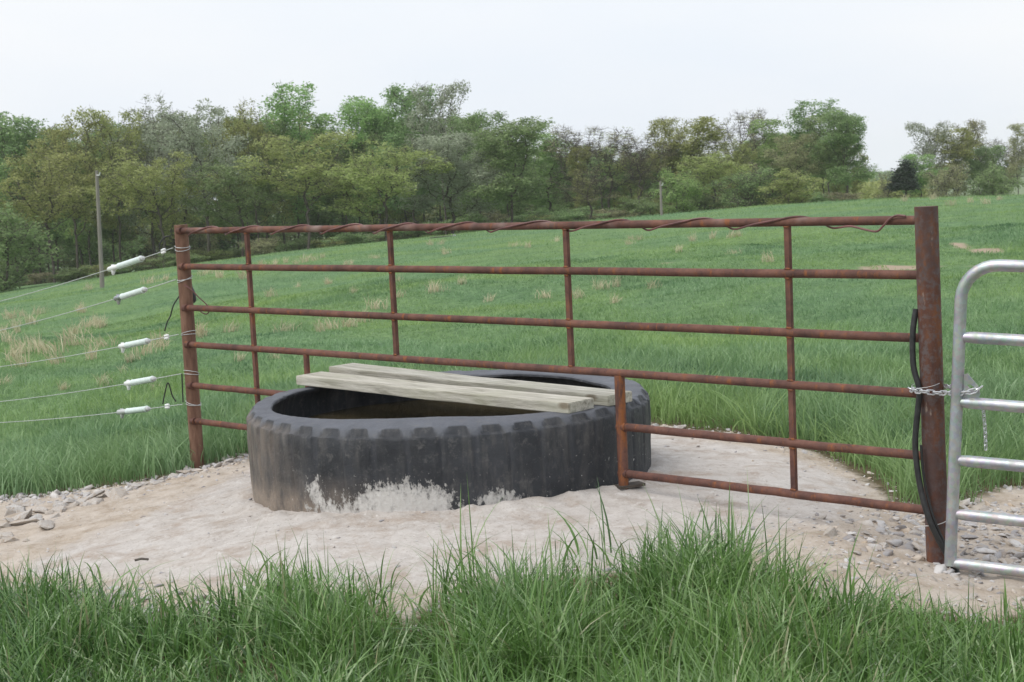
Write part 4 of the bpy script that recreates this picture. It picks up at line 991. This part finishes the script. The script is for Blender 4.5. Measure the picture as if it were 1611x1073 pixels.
FRONT = [
 (T_, 'full_b', 'leaf_mid', 35, 183, 128, 130, 'tall green tree at the far left edge of the wood'),
 (T_, 'oak_a', 'leaf_olive', 105, 196, 118, 120, 'olive budding tree just left of the tall grey pole'),
 (T_, 'oak_c', 'leaf_olive', 172, 178, 120, 110, 'olive tree rising directly behind the tall grey pole'),
 (T_, 'oak_b', 'leaf_pale', 225, 158, 124, 130, 'tall pale tree right of the grey pole, top of the left skyline'),
 (T_, 'oak_a', 'leaf_pale', 312, 172, 116, 140, 'broad pale grey green tree above the left end of the pipe fence'),
 (T_, 'oak_b', 'leaf_olive', 392, 160, 122, 100, 'yellowish tree between the broad pale tree and the bright green spire'),
 (T_, 'slim_b', 'leaf_bright', 455, 141, 126, 75, 'bright green narrow tree sticking up as a spire from the left skyline'),
 (T_, 'oak_c', 'leaf_olive', 475, 214, 106, 150, 'spreading olive oak with dark limbs in front of the bright green spire'),
 (T_, 'oak_b', 'leaf_olive', 245, 232, 108, 150, 'broad budding oak in front of the pale trees, left of fence end'),
 (T_, 'oak_c', 'leaf_olive', 70, 246, 107, 130, 'olive oak in the front row left of the tall grey pole'),
 (T_, 'oak_a', 'leaf_mid', 372, 256, 108, 130, 'dull green oak in the front row above the fence, left half'),
 (T_, 'slim_a', 'leaf_bright', 535, 184, 128, 90, 'light green tree in the dip of the skyline left of the tall clump'),
 (T_, 'full_b', 'leaf_bright', 590, 156, 126, 90, 'light green tree on the left shoulder of the tall middle clump'),
 (T_, 'full_a', 'leaf_mid', 642, 143, 124, 110, 'tall mid green tree at the top of the middle clump'),
 (T_, 'oak_c', 'leaf_pale', 690, 136, 120, 90, 'wispy pale tree forming the highest point of the middle clump'),
 (T_, 'oak_b', 'leaf_olive', 600, 224, 105, 170, 'big yellow olive oak in front of the tall middle clump'),
 (T_, 'full_a', 'leaf_pale', 705, 214, 108, 130, 'rounded grey green tree between the yellow oak and the dense green one'),
 (T_, 'full_a', 'leaf_mid', 745, 182, 116, 95, 'leafy green tree on the right slope of the middle clump'),
 (T_, 'full_b', 'leaf_mid', 797, 190, 106, 105, 'dense deep green tree ending the middle clump, leafy to the ground'),
 (T_, 'slim_b', 'leaf_bright', 862, 214, 130, 75, 'vivid green topped tree right of the dense deep green one'),
 (BT, 'bare_a', 'leaf_brown', 905, 203, 126, 95, 'grey nearly bare tree next to the vivid green topped tree'),
 (BT, 'bare_b', 'leaf_olive', 957, 206, 128, 90, 'grey nearly bare tree halfway between vivid green tree and short pole'),
 (BT, 'bare_a', 'leaf_brown', 1005, 212, 124, 95, 'grey nearly bare tree left above the short pale pole'),
 (BT, 'bare_b', 'leaf_brown', 925, 268, 107, 75, 'small dark bare tree with forked trunk at the crest'),
 (T_, 'oak_c', 'leaf_olive', 1050, 189, 128, 90, 'olive tree rising behind the short pale pole'),
 (T_, 'slim_b', 'leaf_olive', 1103, 190, 126, 80, 'yellow green tree right of the short pale pole'),
 (T_, 'oak_a', 'leaf_olive', 1120, 244, 110, 110, 'rounded olive tree in the front row right of the short pole'),
 (BT, 'bare_a', 'leaf_brown', 1155, 182, 134, 70, 'tall leafless tree showing twigs against the sky right of short pole'),
 (BT, 'bare_b', 'leaf_brown', 1197, 178, 130, 60, 'tall thin leafless tree beside the light green slender one'),
 (T_, 'slim_a', 'leaf_bright', 1218, 190, 126, 62, 'light green slender tree before the tall thin leafless one'),
 (T_, 'oak_c', 'leaf_brown', 1250, 214, 120, 75, 'brownish sparse tree left of the tallest tree of the right wood'),
 (T_, 'slim_b', 'leaf_mid', 1278, 164, 124, 62, 'tallest slender green tree near the right end of the wood'),
 (T_, 'slim_a', 'leaf_mid', 1306, 184, 118, 60, 'green tree between the tallest and the last tree of the wood'),
 (T_, 'full_b', 'leaf_mid', 1333, 172, 116, 62, 'last green tree at the right end of the wood before the sky gap'),
 (T_, 'low_a', 'leaf_bright', 1066, 272, 104, 70, 'low light green tree right beside the short pale pole'),
 (T_, 'low_a', 'leaf_mid', -2, 338, 100, 120, 'leafy dark green tree at the left edge of the picture'),
 (T_, 'low_b', 'leaf_mid', 1180, 268, 104, 85, 'low dull green tree under the leafless trees'),
 (T_, 'low_a', 'leaf_olive', 1240, 272, 102, 80, 'low olive tree at the foot of the right wood'),
 (T_, 'oak_c', 'leaf_pale', 1464, 195, 150, 70, 'sparse greyish tree with the highest crown right of the sky gap'),
 (T_, 'slim_b', 'leaf_olive', 1500, 206, 150, 62, 'sparse olive tree behind the top of the thick rusty post'),
 (T_, 'oak_c', 'leaf_brown', 1527, 193, 156, 55, 'wispy brownish tree right of the thick post top'),
 ('cedar_tree', 'cedar', 'leaf_cedar', 1420, 256, 132, 58, 'dark blackish green cedar standing in the sky gap'),
 (T_, 'slim_a', 'leaf_bright', 1449, 244, 142, 50, 'light green small tree directly right of the dark cedar'),
 (T_, 'full_a', 'leaf_mid', 1548, 232, 150, 70, 'dark green rounded tree under the gate end of the skyline'),
 (T_, 'slim_a', 'leaf_brown', 1600, 198, 148, 36, 'tall narrow brownish tree at the right edge of the picture'),
 (BT, 'bare_a', 'leaf_brown', 1572, 222, 156, 60, 'bare twiggy tree left of the tall narrow tree at right edge'),
 (T_, 'low_b', 'leaf_brown', 1490, 262, 136, 60, 'low reddish brown tree right of the small light green one'),
 (T_, 'low_a', 'leaf_mid', 1566, 264, 136, 62, 'low green tree at the foot of the right hand clump'),
 (BT, 'bare_b', 'leaf_brown', 1396, 272, 142, 36, 'small bare tree just left of the dark cedar'),
]
for f in FRONT: tree(*f)
# deeper rows of the wood
for k in range(84):
    px_ = -60 + k * 17 + rng.uniform(-10, 10)
    if px_ > 1335: break
    sky = np.interp(px_, [0, 110, 225, 330, 450, 500, 590, 690, 800, 850, 1000, 1150, 1280, 1340], [205, 205, 180, 190, 175, 215, 185, 170, 215, 232, 225, 225, 200, 205])
    key = ['oak_a', 'full_b', 'oak_c', 'slim_b', 'full_a', 'oak_b'][k % 6]; lf = ['leaf_mid', 'leaf_olive', 'leaf_bright', 'leaf_mid', 'leaf_olive', 'leaf_olive'][(k * 5 + k // 7) % 6]
    tree('broadleaf_tree', key, lf, px_, sky + rng.uniform(0, 30), 122 + rng.uniform(0, 40), 0, 'tree standing deep in the wood, mostly hidden behind the front rows', 'trees deep in the wood')
for k in range(64):
    px_ = -70 + (k % 32) * 45 + rng.uniform(-14, 14) + (22 if k > 31 else 0)
    if px_ > 1335: continue
    g = np.interp(px_, CREST_PX, CREST_PY); d = np.interp(px_, CREST_PX, CREST_D) + (20 + rng.uniform(0, 20) if k < 32 else 55 + rng.uniform(0, 25))
    tree('shrub', ['low_a', 'low_b'][k % 2], ['leaf_mid', 'leaf_olive', 'leaf_mid', 'leaf_brown'][k % 4], px_, g - (rng.uniform(14, 34) if k < 32 else rng.uniform(60, 110)), d, rng.uniform(50, 80) if k < 32 else rng.uniform(90, 140), 'understory shrub growing in the shade at the foot of the wood', 'understory shrubs of the wood')
# brush beyond the gap and the far wooded hill
def blob_wood(name, pts, label, leaf, s0=1.0):
    vs = []; rn_ = []
    for (x, y, z, w, h) in pts:
        n_ = 900; p = rng.normal(0, 1, (n_, 3)); p /= np.linalg.norm(p, axis=1)[:, None]; p *= rng.random((n_, 1)) ** .4 * (1 + .25 * rng.normal(0, 1, (n_, 1)) * .5)
        p = p * [w * .5, w * .5, h * .55] + [x, y, z + h * .5]
        q = rng.normal(0, 1, (n_, 3)); q /= np.linalg.norm(q, axis=1)[:, None]; k_ = np.cross(q, rng.normal(0, 1, (n_, 3))); k_ /= np.linalg.norm(k_, axis=1)[:, None]; s_ = rng.uniform(.25, .5, n_)[:, None] * s0
        vs.append(np.stack([p - q * s_, p + k_ * s_ * .6, p + q * s_, p - k_ * s_ * .6], 1).reshape(-1, 3)); rn_.append(np.repeat(np.clip(rng.normal(.5, .25, n_), 0, 1), 4))
    V = np.concatenate(vs); o = put(name, mesh_np(name, V, np.arange(len(V)).reshape(-1, 4), False, {'rnd': np.concatenate(rn_)}), MAT[leaf])
    return tag(o, label, 'trees', kind='stuff')
pts = []
for k in range(46):
    px_ = rng.uniform(1335, 1440); d = rng.uniform(165, 260); t = at_depth(px_, rng.uniform(284, 300), d); z = float(terrain(t[0], d)); pts.append((t[0], d, z, rng.uniform(3, 6), max(1.5, t[2] - z)))
blob_wood('distant_brush', pts, 'scrubby brush filling the valley in the sky gap', 'leaf_olive', .6)
pts = []
for k in range(70):
    px_ = rng.uniform(1250, 1640); d = rng.uniform(640, 720); pyt = np.interp(px_, [1250, 1350, 1380, 1430, 1640], [275, 276, 270, 272, 270]) + rng.uniform(-2, 6); t = at_depth(px_, pyt, d); z = float(terrain(t[0], d)); pts.append((t[0], d, z, rng.uniform(9, 16), max(3, t[2] - z)))
blob_wood('distant_wood', pts, 'hazy far wood on the horizon in the sky gap', 'leaf_mid', 1.6)

# ------------------------------------------------------------------ the hazy air
M = MT('haze_air'); M.t.nodes.remove(M.b)
hv = M.n('VolumePrincipled', Color=(.97, .985, 1.0, 1), Density=.00028, Anisotropy=.0)
M.link(hv.outputs[0], M.o.inputs['Volume'])
mb = MB(); mb.box((-770, -64, -14), (770, 970, 13)); tag(mb.build('haze', M.m, smooth=False), 'pale hazy air over the whole pasture', 'haze', kind='stuff')
